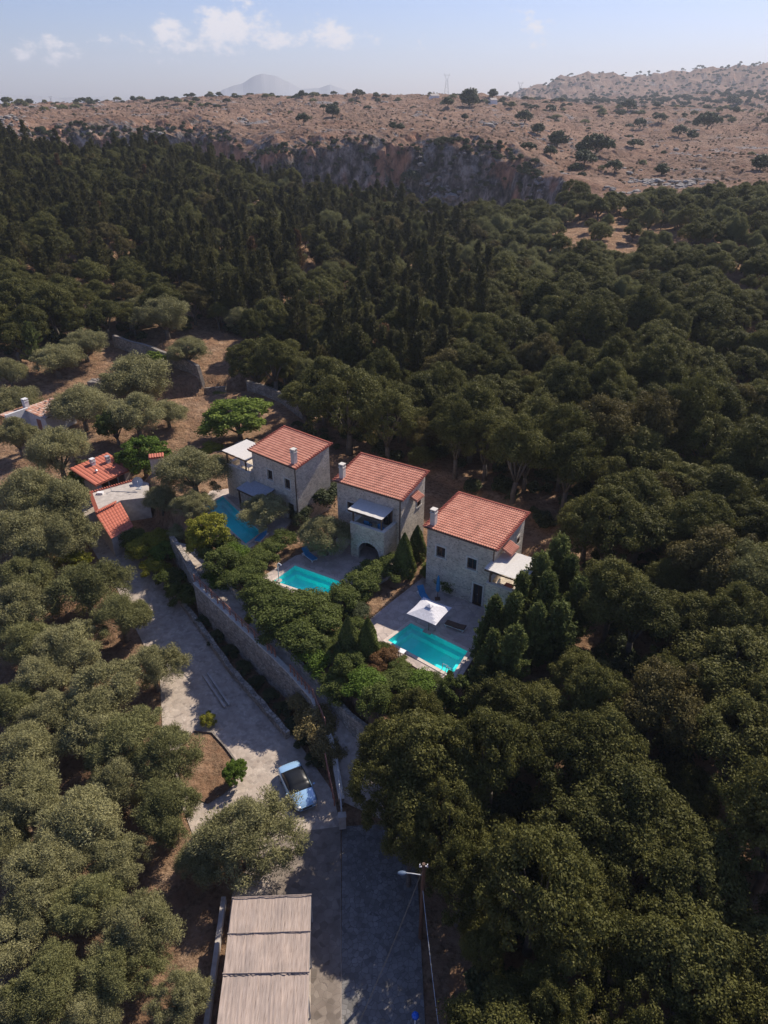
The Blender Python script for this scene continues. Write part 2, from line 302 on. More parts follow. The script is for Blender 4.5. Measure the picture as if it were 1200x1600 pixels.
# ------------------------------------------------------------------ terrain
def hash2(ix, iy, seed):
    h = (ix * 374761393 + iy * 668265263 + seed * 1442695) & 0xFFFFFFFF
    h = ((h ^ (h >> 13)) * 1274126177) & 0xFFFFFFFF
    return ((h ^ (h >> 16)) & 0xFFFF) / 65535.0
def vnoise(x, y, seed=0):
    x = np.asarray(x, float); y = np.asarray(y, float); ix = np.floor(x).astype(np.int64); iy = np.floor(y).astype(np.int64); fx = x - ix; fy = y - iy
    fx = fx * fx * (3 - 2 * fx); fy = fy * fy * (3 - 2 * fy)
    a = hash2(ix, iy, seed); b = hash2(ix + 1, iy, seed); c = hash2(ix, iy + 1, seed); d = hash2(ix + 1, iy + 1, seed)
    return (a * (1 - fx) + b * fx) * (1 - fy) + (c * (1 - fx) + d * fx) * fy - .5
def fbm(x, y, s, o=5, seed=0):
    t = 0; a = 1
    for i in range(o): t = t + a * vnoise(x / s, y / s, seed + i); s /= 2.03; a *= .52
    return t
CP = [-150, 0, 100, 215, 300, 345, 385, 430, 550, 700, 750, 800, 830, 850, 870, 900, 950, 1000, 1050, 1100, 1200, 1350]
U = [(p - 600) / 1281.7 for p in CP]
def colv(vals_px):  # list of (px, value) -> interpolation over CP
    return np.interp(CP, [a for a, b in vals_px], [b for a, b in vals_px])
r_ridge = colv([(-150, 300), (215, 300), (300, 290), (430, 272), (550, 252), (700, 240), (900, 240), (1100, 250)])
p_ridge = colv([(-150, 238), (0, 237), (100, 236), (215, 246), (300, 262), (345, 274), (385, 288), (430, 304), (550, 332), (700, 345), (850, 350), (900, 346), (1000, 336), (1200, 328)])
r_rim = colv([(-150, 420), (100, 435), (215, 440), (300, 450), (345, 430), (385, 400), (430, 390), (700, 380), (800, 370), (850, 340), (900, 318), (1350, 318)])
p_rim = colv([(-150, 191), (0, 191), (100, 194), (215, 190), (300, 184), (345, 200), (385, 222), (430, 214), (550, 209), (700, 214), (800, 224), (850, 250), (900, 282), (1000, 290), (1350, 290)])
p500 = colv([(-150, 184), (300, 178), (345, 183), (385, 190), (550, 190), (700, 194), (800, 198), (850, 206), (900, 218), (1000, 228), (1100, 233), (1350, 235)])
p650 = colv([(-150, 174), (215, 172), (300, 168), (700, 169), (800, 174), (850, 183), (900, 190), (1000, 200), (1100, 205), (1350, 208)])
p850 = colv([(-150, 164), (0, 164), (100, 162), (215, 158), (300, 155), (345, 153), (430, 150), (550, 148), (700, 150), (800, 154), (850, 158), (900, 162), (1000, 169), (1200, 176), (1350, 178)])
p1500 = colv([(-150, 178), (700, 172), (800, 162), (900, 157), (1000, 152), (1100, 148), (1350, 142)])
p2300 = colv([(-150, 178), (700, 174), (750, 164), (800, 148), (830, 137), (870, 121), (900, 115), (950, 118), (1000, 119), (1050, 113), (1100, 108), (1200, 97), (1350, 92)])
def Z(pp, rr): return np.array([zray(a, b, c) for a, b, c in zip(CP, pp, np.broadcast_to(rr, len(CP)))])
z_ridge = Z(p_ridge, r_ridge); z_rim = Z(p_rim, r_rim)
right = np.clip((np.array(CP) - 840) / 60, 0, 1)
z_g1 = (z_ridge - 48) * (1 - right) + Z(np.full(len(CP), 318.), r_ridge + 22) * right
r_g1 = r_ridge + 34 * (1 - right) + 22 * right
z_g2 = (z_rim - 46) * (1 - right) + Z(np.full(len(CP), 304.), r_rim - 20) * right
r_g2 = r_rim - 20
KN = [(np.zeros(len(CP)), None), (115 + 0 * r_ridge, 7.2 + 0 * r_ridge), (r_ridge, z_ridge), (r_g1, z_g1), (r_g2, z_g2), (r_rim, z_rim - 7 * (1 - right)), (r_rim + 22, Z(p_rim - 3, r_rim + 22)), (500 + 0 * r_rim, Z(p500, 500)), (650 + 0 * r_rim, Z(p650, 650)),
      (850 + 0 * r_rim, Z(p850, 850)), (1050 + 0 * r_rim, Z(p850 + 7, 1050)), (1500 + 0 * r_rim, Z(p1500, 1500)), (1750 + 0 * r_rim, Z(p1500, 1750) - 22), (2300 + 0 * r_rim, Z(p2300, 2300)), (3200 + 0 * r_rim, 0 * r_rim + 10), (6400 + 0 * r_rim, 0 * r_rim - 20)]
def poly_sd(x, y, P):
    # signed distance, negative inside
    x = np.asarray(x, float); y = np.asarray(y, float); d = np.full(x.shape, 1e18); ins = np.zeros(x.shape, bool); n = len(P)
    for i in range(n):
        ax, ay = P[i][0], P[i][1]; bx, by = P[(i + 1) % n][0], P[(i + 1) % n][1]; ex, ey = bx - ax, by - ay; L = ex * ex + ey * ey + 1e-12
        t = np.clip(((x - ax) * ex + (y - ay) * ey) / L, 0, 1); d = np.minimum(d, (x - ax - t * ex) ** 2 + (y - ay - t * ey) ** 2)
        c = ((ay > y) != (by > y)) & (x < ex * (y - ay) / (ey + (1e-12 if ey == 0 else 0)) + ax); ins ^= c
    d = np.sqrt(d); return np.where(ins, -d, d)
ZG = {3: 4.6, 2: 5.2, 1: 5.8}
def drive_z(y): return np.interp(y, [0, 44, 58, 66, 75, 90, 115], [0, 0, .5, 1.7, 3.2, 5.0, 7.2])
def right_z(y): return np.interp(y, [0, 20, 33, 42, 50, 60, 90, 115], [0, 0, .6, 3.3, 4.6, 5.2, 6.2, 7.2])
def path_z(y): return np.interp(y, [30, 33, 37, 41.8, 47.7, 58, 70], [0, .05, .8, 2.2, 3.7, 4.3, 4.4])
WALLTOP = [(at2(270, 842, 4.7)), (at2(305, 912, 4.4)), (at2(360, 963, 4.2)), (at2(419, 1020, 3.8)), (at2(455, 1060, 2.9)), (at2(490, 1102, 2.1)), (at2(520, 1175, 1.0)), (at2(534, 1255, .3))]
PATHR = [(at2(300, 850, 4.6)), (at2(345, 905, 4.4)), (at2(392, 965, 4.2)), (at2(452, 1025, 3.8)), (at2(505, 1075, 2.9)), (at2(545, 1120, 2.1)), (at2(590, 1200, 1.0)), (at2(620, 1290, .3))]
PATHP = [tuple(p) for p in WALLTOP] + [tuple(p) for p in PATHR[::-1]]
GARDEN = [tuple(p) for p in PATHR[:7]] + [tuple(at2(700, 1120, 4)), (20, 46), (24, 62), (4, 82), (-18, 90), (-30, 78)]
def off_poly(px, z): return [tuple(at2(a, b, z)) for a, b in px]
DECK = {3: off_poly([(572, 972), (660, 902), (770, 950), (795, 985), (745, 1020), (712, 1072), (700, 1075), (592, 1006)], ZG[3]),
        2: off_poly([(408, 902), (462, 868), (505, 858), (530, 830), (640, 880), (600, 905), (560, 925), (545, 935), (515, 950), (500, 950)], ZG[2]),
        1: off_poly([(300, 790), (330, 765), (400, 760), (470, 800), (440, 830), (412, 842), (385, 860), (360, 845)], ZG[1])}
POOL = {3: off_poly([(606, 1001), (642, 974), (731, 1018), (706, 1056)], ZG[3]),
        2: off_poly([(428, 908), (461, 884), (540, 912), (514, 937)], ZG[2]),
        1: off_poly([(322, 793), (348, 776), (408, 832), (384, 850)], ZG[1])}
def height(x, y, raw=False):
    x = np.asarray(x, float); y = np.asarray(y, float); r = np.hypot(x, y); az = np.clip(np.arctan2(x, y), -R(33), R(33)); u = np.tan(az)
    # far profile
    ks = [(np.interp(u, U, a), None if b is None else np.interp(u, U, b)) for a, b in KN]
    wob = fbm(x, y, 60, 5, 3) * 16 * np.clip((r - 250) / 80, 0, 1) * np.clip((1500 - r) / 500, 0, 1)
    wob = wob + (fbm(x, y, 14, 4, 77) * 9 + np.abs(fbm(x, y, 22, 3, 78)) * 14) * np.clip(1 - np.abs(r - np.interp(u, U, r_rim)) / 50, 0, 1) + fbm(x, y, 6, 3, 90) * 7 * np.clip(1 - np.abs(r - np.interp(u, U, r_rim)) / 35, 0, 1)
    rr = r + wob
    z = np.zeros(r.shape)
    for i in range(1, len(ks) - 1):
        r0, z0 = ks[i]; r1, z1 = ks[i + 1]; t = np.clip((rr - r0) / (r1 - r0), 0, 1)
        z = np.where(rr >= r0, z0 + (z1 - z0) * t, z)
    bl = np.clip((x + 3) / 9, 0, 1); near = drive_z(np.maximum(y, r * .75)) * (1 - bl) + right_z(np.maximum(y, r * .75)) * bl
    t = np.clip((r - 100) / 30, 0, 1); t = t * t * (3 - 2 * t)
    z = near * (1 - t) + np.where(r > 110, z, near) * t
    z = z + fbm(x, y, 25, 5, 9) * np.interp(r, [90, 130, 250, 400, 900, 2500], [0, 1.2, 2.0, 3.2, 5.0, 18.0]) + fbm(x, y, 4, 3, 5) * np.interp(r, [90, 140, 300, 500], [0, .3, 1.2, 1.6])
    if raw: return z
    tt = np.clip(((5 - x) + (y - 52)) / 36, -.3, 1.5); gz = 4.55 + 1.2 * tt - .1
    sd_ = poly_sd(x, y, GARDEN); k = np.clip(.5 - sd_ / 1.2, 0, 1); z = z * (1 - k) + gz * k
    sd_ = poly_sd(x, y, PATHP); k = np.clip(-sd_ / .35, 0, 1); z = z * (1 - k) + path_z(y) * k
    for i in (1, 2, 3):
        k = np.clip(.2 - poly_sd(x, y, DECK[i]) / .4, 0, 1); z = z * (1 - k) + (ZG[i] - .25) * k
        k = np.clip(1.4 - poly_sd(x, y, POOL[i]) / .5, 0, 1); z = z * (1 - k) + np.minimum(z, ZG[i] - 2.3) * k
    return z
def hz(x, y): return float(height(np.array([x]), np.array([y]))[0])
def terrain():
    rad = list(np.arange(0.01, 24, 2.)) + list(np.arange(24, 100, .7)) + list(np.arange(100, 300, 2.2)) + list(np.arange(300, 470, 1.6)) + list(np.arange(470, 1200, 7)) + list(np.geomspace(1200, 6300, 75))
    azs = list(np.arange(-34, 34.01, .22)); azs = list(np.arange(-180, -34, 6.)) + azs + list(np.arange(38, 180, 6.))
    A, Rr = np.meshgrid(np.radians(azs), rad); X = Rr * np.sin(A); Y = Rr * np.cos(A); Zz = height(X, Y)
    n, m = A.shape; V = np.stack([X, Y, Zz], -1).reshape(-1, 3)
    i = np.arange(n - 1)[:, None] * m; j = np.arange(m)[None, :]; j2 = (j + 1) % m
    F = np.stack([i + j, i + m + j, i + m + j2, i + j2], -1).reshape(-1, 4)
    me = qmesh('ground', V, F[:, ::-1], None, [M['ground']], smooth=True)
    o = bpy.data.objects.new('ground', me); col.objects.link(o); tag(o, kind='structure'); return o
def qmesh(name, V, F, attr, mats, midx=None, smooth=False):
    me = bpy.data.meshes.new(name); V = np.asarray(V, np.float32); F = np.asarray(F, np.int32)
    me.vertices.add(len(V)); me.vertices.foreach_set('co', V.ravel()); me.loops.add(F.size); me.loops.foreach_set('vertex_index', F.ravel())
    me.polygons.add(len(F)); me.polygons.foreach_set('loop_start', np.arange(0, F.size, 4, dtype=np.int32))
    if midx is not None: me.polygons.foreach_set('material_index', np.asarray(midx, np.int32))
    if smooth: me.polygons.foreach_set('use_smooth', np.hypot(V[F[:, 0], 0], V[F[:, 0], 1]) < 330)
    for m_ in mats: me.materials.append(m_)
    me.update(calc_edges=True); me.validate()
    if attr is not None:
        a = me.attributes.new('v', 'FLOAT', 'FACE'); a.data.foreach_set('value', np.asarray(attr, np.float32))
    return me
terrain()
def drape(name, poly, mat, off=.05, step=1.0, zf=None, kind='structure'):
    bm = bmesh.new(); f = bm.faces.new([bm.verts.new((p[0], p[1], 0)) for p in poly]); bmesh.ops.triangulate(bm, faces=[f])
    xs = [p[0] for p in poly]; ys = [p[1] for p in poly]
    for ax, lo, hi in ((0, min(xs), max(xs)), (1, min(ys), max(ys))):
        for c in np.arange(math.ceil(lo), hi, step):
            co = Vector((0, 0, 0)); no = Vector((0, 0, 0)); co[ax] = c; no[ax] = 1
            bmesh.ops.bisect_plane(bm, geom=bm.verts[:] + bm.edges[:] + bm.faces[:], plane_co=co, plane_no=no)
    X = np.array([v.co.x for v in bm.verts]); Y = np.array([v.co.y for v in bm.verts]); Zs = (zf(X, Y) if zf else height(X, Y)) + off
    for v, z in zip(bm.verts, Zs): v.co.z = z
    bmesh.ops.recalc_face_normals(bm, faces=bm.faces[:])
    for f in bm.faces:
        if f.normal.z < 0: f.normal_flip()
    me = bpy.data.meshes.new(name); bm.to_mesh(me); bm.free(); me.materials.append(mat)
    o = bpy.data.objects.new(name, me); col.objects.link(o); tag(o, kind=kind); return o
P0 = lambda L, z=0: [tuple(at2(a, b, z)) for a, b in L]
DRIVE = P0([(132, 812), (148, 800), (225, 850)], 1.4) + P0([(268, 925), (305, 975), (345, 1020), (405, 1092), (455, 1142), (520, 1235), (532, 1290), (534, 1600), (534, 1800), (330, 1800), (340, 1600), (362, 1395), (400, 1330), (300, 1300), (255, 1180), (250, 1060), (215, 990), (185, 930), (150, 880)], .2)
drape('driveway', DRIVE, M['paving'], .05)
ROAD = P0([(534, 1292), (620, 1292), (650, 1330), (664, 1600), (672, 1800), (534, 1800)], 0)
M['lane'] = stone('dirt_lane', (.20, .165, .14), (.26, .22, .185), (.15, .125, .105), (.17, .14, .12), 2.4, (1, 1, 1), .3, .03)
drape('lane', P0([(425, 1315), (470, 1300), (532, 1292), (533.5, 1800), (486, 1800), (486, 1400), (420, 1400)]), M['lane'], .06)
drape('road', ROAD, M['cobble'], .07)
pin = [tuple(p) for p in PATHP]
drape('path', pin, M['paving'], .05, zf=lambda X, Y: path_z(Y))
# ------------------------------------------------------------------ villas
def face_dir(a): return np.array([math.cos(a), math.sin(a)])
def tile_roof(L, D, z0, rise, name, parent, mat=None, ov=.22, pitch=.24, row=.36, verge=True):
    # mono pitch barrel tile roof, local x across, local y up the slope
    mat = mat or M['tile']; nx = int((L + 2 * ov) / pitch); sub = 6; ny = int((D + 2 * ov) / row); xs = np.linspace(-ov, L + ov, nx * sub + 1)
    prof = .075 * np.abs(np.sin(np.pi * (xs + ov) / (L + 2 * ov) * nx)) ** .7
    vs = []; ysz = []
    for j in range(ny):
        for e in (0, 1):
            y = -ov + (j + e) * (D + 2 * ov) / ny; ysz.append((y, z0 + (y / D) * rise + (.05 if e == 0 else .0)))
    for y, z in ysz: vs += [(x, y, z + p) for x, p in zip(xs, prof)]
    m = len(xs); fs = [(j * m + i, j * m + i + 1, (j + 1) * m + i + 1, (j + 1) * m + i) for j in range(len(ysz) - 1) for i in range(m - 1)]
    b = MB(); b.add(vs, fs)
    zb = lambda y: z0 + y / D * rise - .03
    b.add([(-ov, -ov, zb(-ov)), (L + ov, -ov, zb(-ov)), (L + ov, D + ov, zb(D + ov)), (-ov, D + ov, zb(D + ov)), (-ov, -ov, zb(-ov) - .1), (L + ov, -ov, zb(-ov) - .1), (L + ov, D + ov, zb(D + ov) - .1), (-ov, D + ov, zb(D + ov) - .1)],
          [(0, 3, 2, 1)[::-1], (4, 5, 6, 7)[::-1], (0, 1, 5, 4), (1, 2, 6, 5), (2, 3, 7, 6), (3, 0, 4, 7)])
    o = b.build(name, mat, parent)
    if verge:
        v = MB()
        for sx in (-ov, L + ov):
            k = int(D / .27)
            for i in range(k + 1):
                y = -ov + (D + 2 * ov) * i / k; z = z0 + y / D * rise + .09
                v.tube([(sx - .17, y, z - .02), (sx + .17, y, z)], .085, 6)
        kk = int(L / .5)
        for i in range(kk):
            x0 = -ov + (L + 2 * ov) * i / kk; x1 = x0 + (L + 2 * ov) / kk * 1.06; z = z0 + (D + ov) / D * rise + .06
            v.tube([(x0, D + ov - .05, z), (x1, D + ov - .05, z + .03)], [.12, .10], 8)
        v.build('ridge_tiles', M['terracotta'], o)
    return o
def wall_holes(mb, o, d, L, z0, z1, holes, t=.45):
    # wall panel along d from o with rectangular openings (a0,a1,b0,b1), thickness t inward
    xs = sorted({0, L, *[h[0] for h in holes], *[h[1] for h in holes]}); zs = sorted({z0, z1, *[h[2] for h in holes], *[h[3] for h in holes]})
    nx, ny = -d[1], d[0]
    def P(a, b, k): return (o[0] + d[0] * a + nx * k, o[1] + d[1] * a + ny * k, b)
    for i in range(len(xs) - 1):
        for j in range(len(zs) - 1):
            cx, cz = (xs[i] + xs[i + 1]) / 2, (zs[j] + zs[j + 1]) / 2
            if any(h[0] < cx < h[1] and h[2] < cz < h[3] for h in holes): continue
            mb.add([P(xs[i], zs[j], 0), P(xs[i + 1], zs[j], 0), P(xs[i + 1], zs[j + 1], 0), P(xs[i], zs[j + 1], 0)], [(0, 1, 2, 3)])
    for h in holes:
        q = [(h[0], h[2]), (h[1], h[2]), (h[1], h[3]), (h[0], h[3])]
        for k in range(4):
            a, b = q[k], q[(k + 1) % 4]; mb.add([P(*a, 0), P(*a, .3), P(*b, .3), P(*b, 0)], [(0, 1, 2, 3)])
def window(parent, name, o, d, a, z, w, h, recess=.22, lintel=True, frame=True):
    # stone surround (proud), wooden frame, dark pane; d = direction along wall, outside is to the right of d
    nx, ny = d[1], -d[0]
    def bx(mb, a0, a1, k0, k1, b0, b1):
        vs = [(o[0] + d[0] * aa + nx * kk, o[1] + d[1] * aa + ny * kk, b) for b in (b0, b1) for aa, kk in ((a0, k0), (a1, k0), (a1, k1), (a0, k1))]
        mb.add(vs, [(0, 3, 2, 1), (4, 5, 6, 7), (0, 1, 5, 4), (1, 2, 6, 5), (2, 3, 7, 6), (3, 0, 4, 7)])
    k = -recess
    f = MB(); fw = .06
    for (a0, a1, b0, b1) in ((a, a + w, z, z + fw), (a, a + w, z + h - fw, z + h), (a, a + fw, z + fw, z + h - fw), (a + w - fw, a + w, z + fw, z + h - fw), (a + w / 2 - .03, a + w / 2 + .03, z + fw, z + h - fw)): bx(f, a0, a1, k, k + .06, b0, b1)
    fo = f.build(name, M['wood'], parent)
    p = MB(); bx(p, a + .01, a + w - .01, k - .02, k + .02, z + .01, z + h - .01); p.build('pane', M['glass'], fo)
    s = MB(); sw = .16
    for (a0, a1, b0, b1) in ((a - sw, a, z, z + h), (a + w, a + w + sw, z, z + h), (a - sw, a + w + sw, z + h, z + h + .2), (a - sw - .05, a + w + sw + .05, z - .14, z)): bx(s, a0, a1, -.01, .035 if b0 >= z else .09, b0, b1)
    s.build('surround', M['trim'], fo); return fo
def chimney(parent, x, y, z0, h=1.35, mat=None, w=.3):
    b = MB(); b.box(x - w, x + w, y - w, y + w, z0 - .5, z0 + h)
    b.box(x - w - .05, x + w + .05, y - w - .05, y + w + .05, z0 + h, z0 + h + .07)
    for sx in (-1, 1):
        for sy in (-1, 1): b.box(x + sx * (w - .07) - .07, x + sx * (w - .07) + .07, y + sy * (w - .07) - .07, y + sy * (w - .07) + .07, z0 + h + .07, z0 + h + .33)
    b.box(x - w - .04, x + w + .04, y - w - .04, y + w + .04, z0 + h + .33, z0 + h + .41)
    o = b.build('chimney', mat or M['whitewash'], parent)
    c = MB(); c.box(x - w + .15, x + w - .15, y - w + .15, y + w - .15, z0 + h + .072, z0 + h + .1); c.build('flue', M['dark'], o); return o
def canopy(parent, x0, x1, y0, y1, z, mat, name='canopy', posts=(), fold=True, zf=0, postz=None, beam=True):
    b = MB(); n = 12; g = 10; vs = []; fs = []
    for j in range(g + 1):
        for i in range(n + 1):
            u = i / n; v = j / g; sag = -.03 * abs(math.sin(u * math.pi * 4)) - .02 * math.sin(v * math.pi)
            vs.append((x0 + (x1 - x0) * u, y0 + (y1 - y0) * v, z + zf * v + sag))
    fs = [(j * (n + 1) + i, j * (n + 1) + i + 1, (j + 1) * (n + 1) + i + 1, (j + 1) * (n + 1) + i) for j in range(g) for i in range(n)]
    k = len(vs); vs2 = [(a, b_, c - .03) for a, b_, c in vs]; b.add(vs + vs2, fs + [tuple(q + k for q in f[::-1]) for f in fs])
    o = b.build(name, mat, parent)
    if beam:
        w = MB()
        for i in range(4):
            x = x0 + .1 + (x1 - x0 - .2) * i / 3; w.add([(x - .04, y0 + .05, z - .16), (x + .04, y0 + .05, z - .16), (x + .04, y1 - .05, z - .16 + zf), (x - .04, y1 - .05, z - .16 + zf), (x - .04, y0 + .05, z - .06), (x + .04, y0 + .05, z - .06), (x + .04, y1 - .05, z - .06 + zf), (x - .04, y1 - .05, z - .06 + zf)],
                 [(0, 3, 2, 1), (4, 5, 6, 7), (0, 1, 5, 4), (1, 2, 6, 5), (2, 3, 7, 6), (3, 0, 4, 7)])
        w.box(x0, x1, y0 + .02, y0 + .1, z - .26, z - .165)
        w.build('canopy_frame', M['wood'], o)
    for (px, py) in posts:
        p = MB(); p.box(px - .07, px + .07, py - .07, py + .07, postz, z - .17); p.build('post', M['wood'], o)
    return o
def arch_outline(a0, a1, z0, z1, c, r, zs):
    pts = [(a0, z0), (c - r, z0), (c - r, zs)] + [(c - r * math.cos(t), zs + r * math.sin(t)) for t in np.linspace(0.15, math.pi - .15, 11)] + [(c + r, zs), (c + r, z0), (a1, z0), (a1, z1), (a0, z1)]
    return pts
def arched_block(root, x0, x1, y0, y1, z0, zf, zt, arch=None, name='balcony_base', parapet_open=None, rail=True):
    # masonry block with floor at zf and parapet to zt; arch = (centre, radius, spring) on the front
    b = MB(); t = .3
    if arch: b.vprism(arch_outline(0, x1 - x0, z0, zt, arch[0], arch[1], z0 + arch[2]), (x0, y0), (1, 0), t)
    else: b.box(x0, x1, y0, y0 + t, z0, zt)
    b.box(x0, x0 + t, y0 + t, y1, z0, zt); b.box(x1 - t, x1, y0 + t, y1, z0, zt); b.box(x0 + t, x1 - t, y0 + t, y1, zf - .2, zf)
    o = b.build(name, M['stone'], root)
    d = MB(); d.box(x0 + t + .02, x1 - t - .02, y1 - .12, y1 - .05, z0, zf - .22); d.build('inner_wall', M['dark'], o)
    if arch:
        r = MB(); c, rr, zs = arch
        for k in range(13):
            a = math.pi * (k + .5) / 13; cx, cz = x0 + c - (rr + .12) * math.cos(a), z0 + zs + (rr + .12) * math.sin(a)
            q = [(-.11, -.11), (.11, -.11), (.11, .11), (-.11, .11)]; ang = math.pi / 2 - a
            vs = [(cx + u * math.cos(ang) - v * math.sin(ang) * 1, y, cz + u * math.sin(ang) * -1 * -1 + v * math.cos(ang)) for y in (y0 - .04, y0 + .02) for u, v in q]
            r.add(vs, [(0, 1, 2, 3), (7, 6, 5, 4), (0, 4, 5, 1), (1, 5, 6, 2), (2, 6, 7, 3), (3, 7, 4, 0)])
        r.build('arch_stones', M['trim'], o)
    cp = MB(); cp.box(x0 - .04, x1 + .04, y0 - .04, y0 + t + .04, zt, zt + .07); cp.box(x0 - .04, x0 + t + .04, y0 + t + .04, y1, zt, zt + .068); cp.box(x1 - t - .04, x1 + .04, y0 + t + .04, y1, zt, zt + .068)
    cp.build('parapet_coping', M['trim'], o); return o
def villa(idx, A, ang, L, D, h, rise, label, chim, wins, doors, gable):
    z0 = ZG[idx]; root = empty('stone_villa', (A[0], A[1], z0), ang, label, 'house', 'stone villas with red tile roofs')
    w = MB(); holes = [(a, a + ww, z, z + hh) for a, z, ww, hh in wins] + [(a, a + ww, z, z + hh) for a, z, ww, hh in doors]
    wall_holes(w, (0, 0), (1, 0), L, -1.0, h, holes)
    w.add([(L, 0, -1), (L, D, -1), (L, D, h + rise), (L, 0, h)], [(0, 1, 2, 3)]); w.add([(0, 0, -1), (0, D, -1), (0, D, h + rise), (0, 0, h)], [(3, 2, 1, 0)])
    w.add([(0, D, -1), (L, D, -1), (L, D, h + rise), (0, D, h + rise)], [(3, 2, 1, 0)])
    w.build('wall', M['stone'], root)
    rf = tile_roof(L, D, h + .03, rise, 'roof', root)
    chimney(root, chim[0], chim[1], h + rise * chim[1] / D, chim[2] * .9, M['trim'], .25)
    for a, z, ww, hh in wins: window(root, 'window', (0, 0), (1, 0), a, z, ww, hh)
    for a, z, ww, hh in doors:
        f = window(root, 'door', (0, 0), (1, 0), a, z, ww, hh)
        hd = MB(); hd.tube([(a + ww * .42, -.0 + .12, z + 1.0), (a + ww * .42, .12, z + 1.15)], .02); hd.build('handle', M['metal'], f)
    for a, z, ww, hh in gable: window(root, 'window', (L, 0), (0, 1), a, z, ww, hh, recess=-.005)
    dp = MB(); dp.tube([(L - .12, -.07, h - .05), (L - .12, -.07, 0)], .05, 6); dp.tube([(-.2, -.27, h + .0), (L + .2, -.27, h - .03)], .065, 6); dp.build('downpipe', M['wood'], root)
    return root
v3 = villa(3, (4.1, 57.2), R(-33.2), 7.05, 6.5, 6.8, .45, 'two storey stone villa nearest the camera, with white parasol and pool in front', (.35, .5, 1.5),
           [(1.05, 3.9, .95, 1.15), (4.35, 3.75, .95, 1.2)], [(5.15, 0, .95, 2.3)], [(3.4, 4.7, .6, .7), (4.9, 4.7, .55, .6), (4.3, 3.0, .7, .9)])
arched_block(v3, 7.05, 10.6, -1.5, 2.1, -1, 3.2, 4.0, (1.35, 1.0, 2.3))
canopy(v3, 6.75, 10.55, -1.5, 2.3, 5.45, M['palecanopy'], posts=[(7.3, -1.3), (10.3, -1.3), (10.3, 1.9)], postz=4.07, zf=.1)
aw = tile_roof(1.3, .55, 5.9, .25, 'door_awning', v3, verge=False); aw.location = (8.02, 1.1, 0.2); aw.rotation_euler = (0, 0, R(90)); 
v2 = villa(2, (-4.9, 65.5), R(-31.9), 7.8, 4.8, 6.8, .9, 'two storey stone villa in the middle, with a canopied balcony over a front arch', (.35, .55, 1.4),
           [(1.25, 3.5, .9, 1.15)], [(5.6, 3.2, 1.2, 2.0)], [(3.2, 4.4, .7, .95)])
arched_block(v2, 3.3, 7.3, -2.5, 0, -1, 3.1, 4.0, (2.2, 1.25, 2.0))
canopy(v2, 2.9, 6.95, -2.3, -.02, 5.35, M['palecanopy'], posts=[(3.5, -2.2), (6.85, -2.2), (6.85, -.3)], postz=4.07, zf=.15)
aw = tile_roof(1.1, .5, 6.1, .2, 'window_awning', v2, verge=False); aw.location = (7.82 + .6, 1.9, 0); aw.rotation_euler = (0, 0, R(90))
v1 = villa(1, (-14.7, 71.6), R(-39.6), 7.0, 5.1, 6.8, .9, 'two storey stone villa farthest left, with roof terrace canopy and blue lower canopy', (6.3, .5, 1.5),
           [(2.35, 4.0, .85, 1.2), (5.1, 3.8, .85, 1.2)], [(5.3, 0, 1.0, 2.1), (.9, 0, 1.4, 2.2)], [])
arched_block(v1, -4.2, 0, -.6, 3.2, -1, 3.3, 4.1, None)
canopy(v1, -4.4, -.25, -.7, 3.0, 5.7, M['palecanopy'], posts=[(-3.9, -.45), (-.7, -.45), (-3.9, 2.6)], postz=4.17, zf=.1)
canopy(v1, -.6, 3.4, -2.2, -.05, 2.7, M['bluecanopy'], 'lower_canopy', posts=[(-.4, -2.0), (3.1, -2.0)], postz=0, zf=.35)
def vloc(root, x, y, z=0): return root.matrix_basis @ Vector((x, y, z))
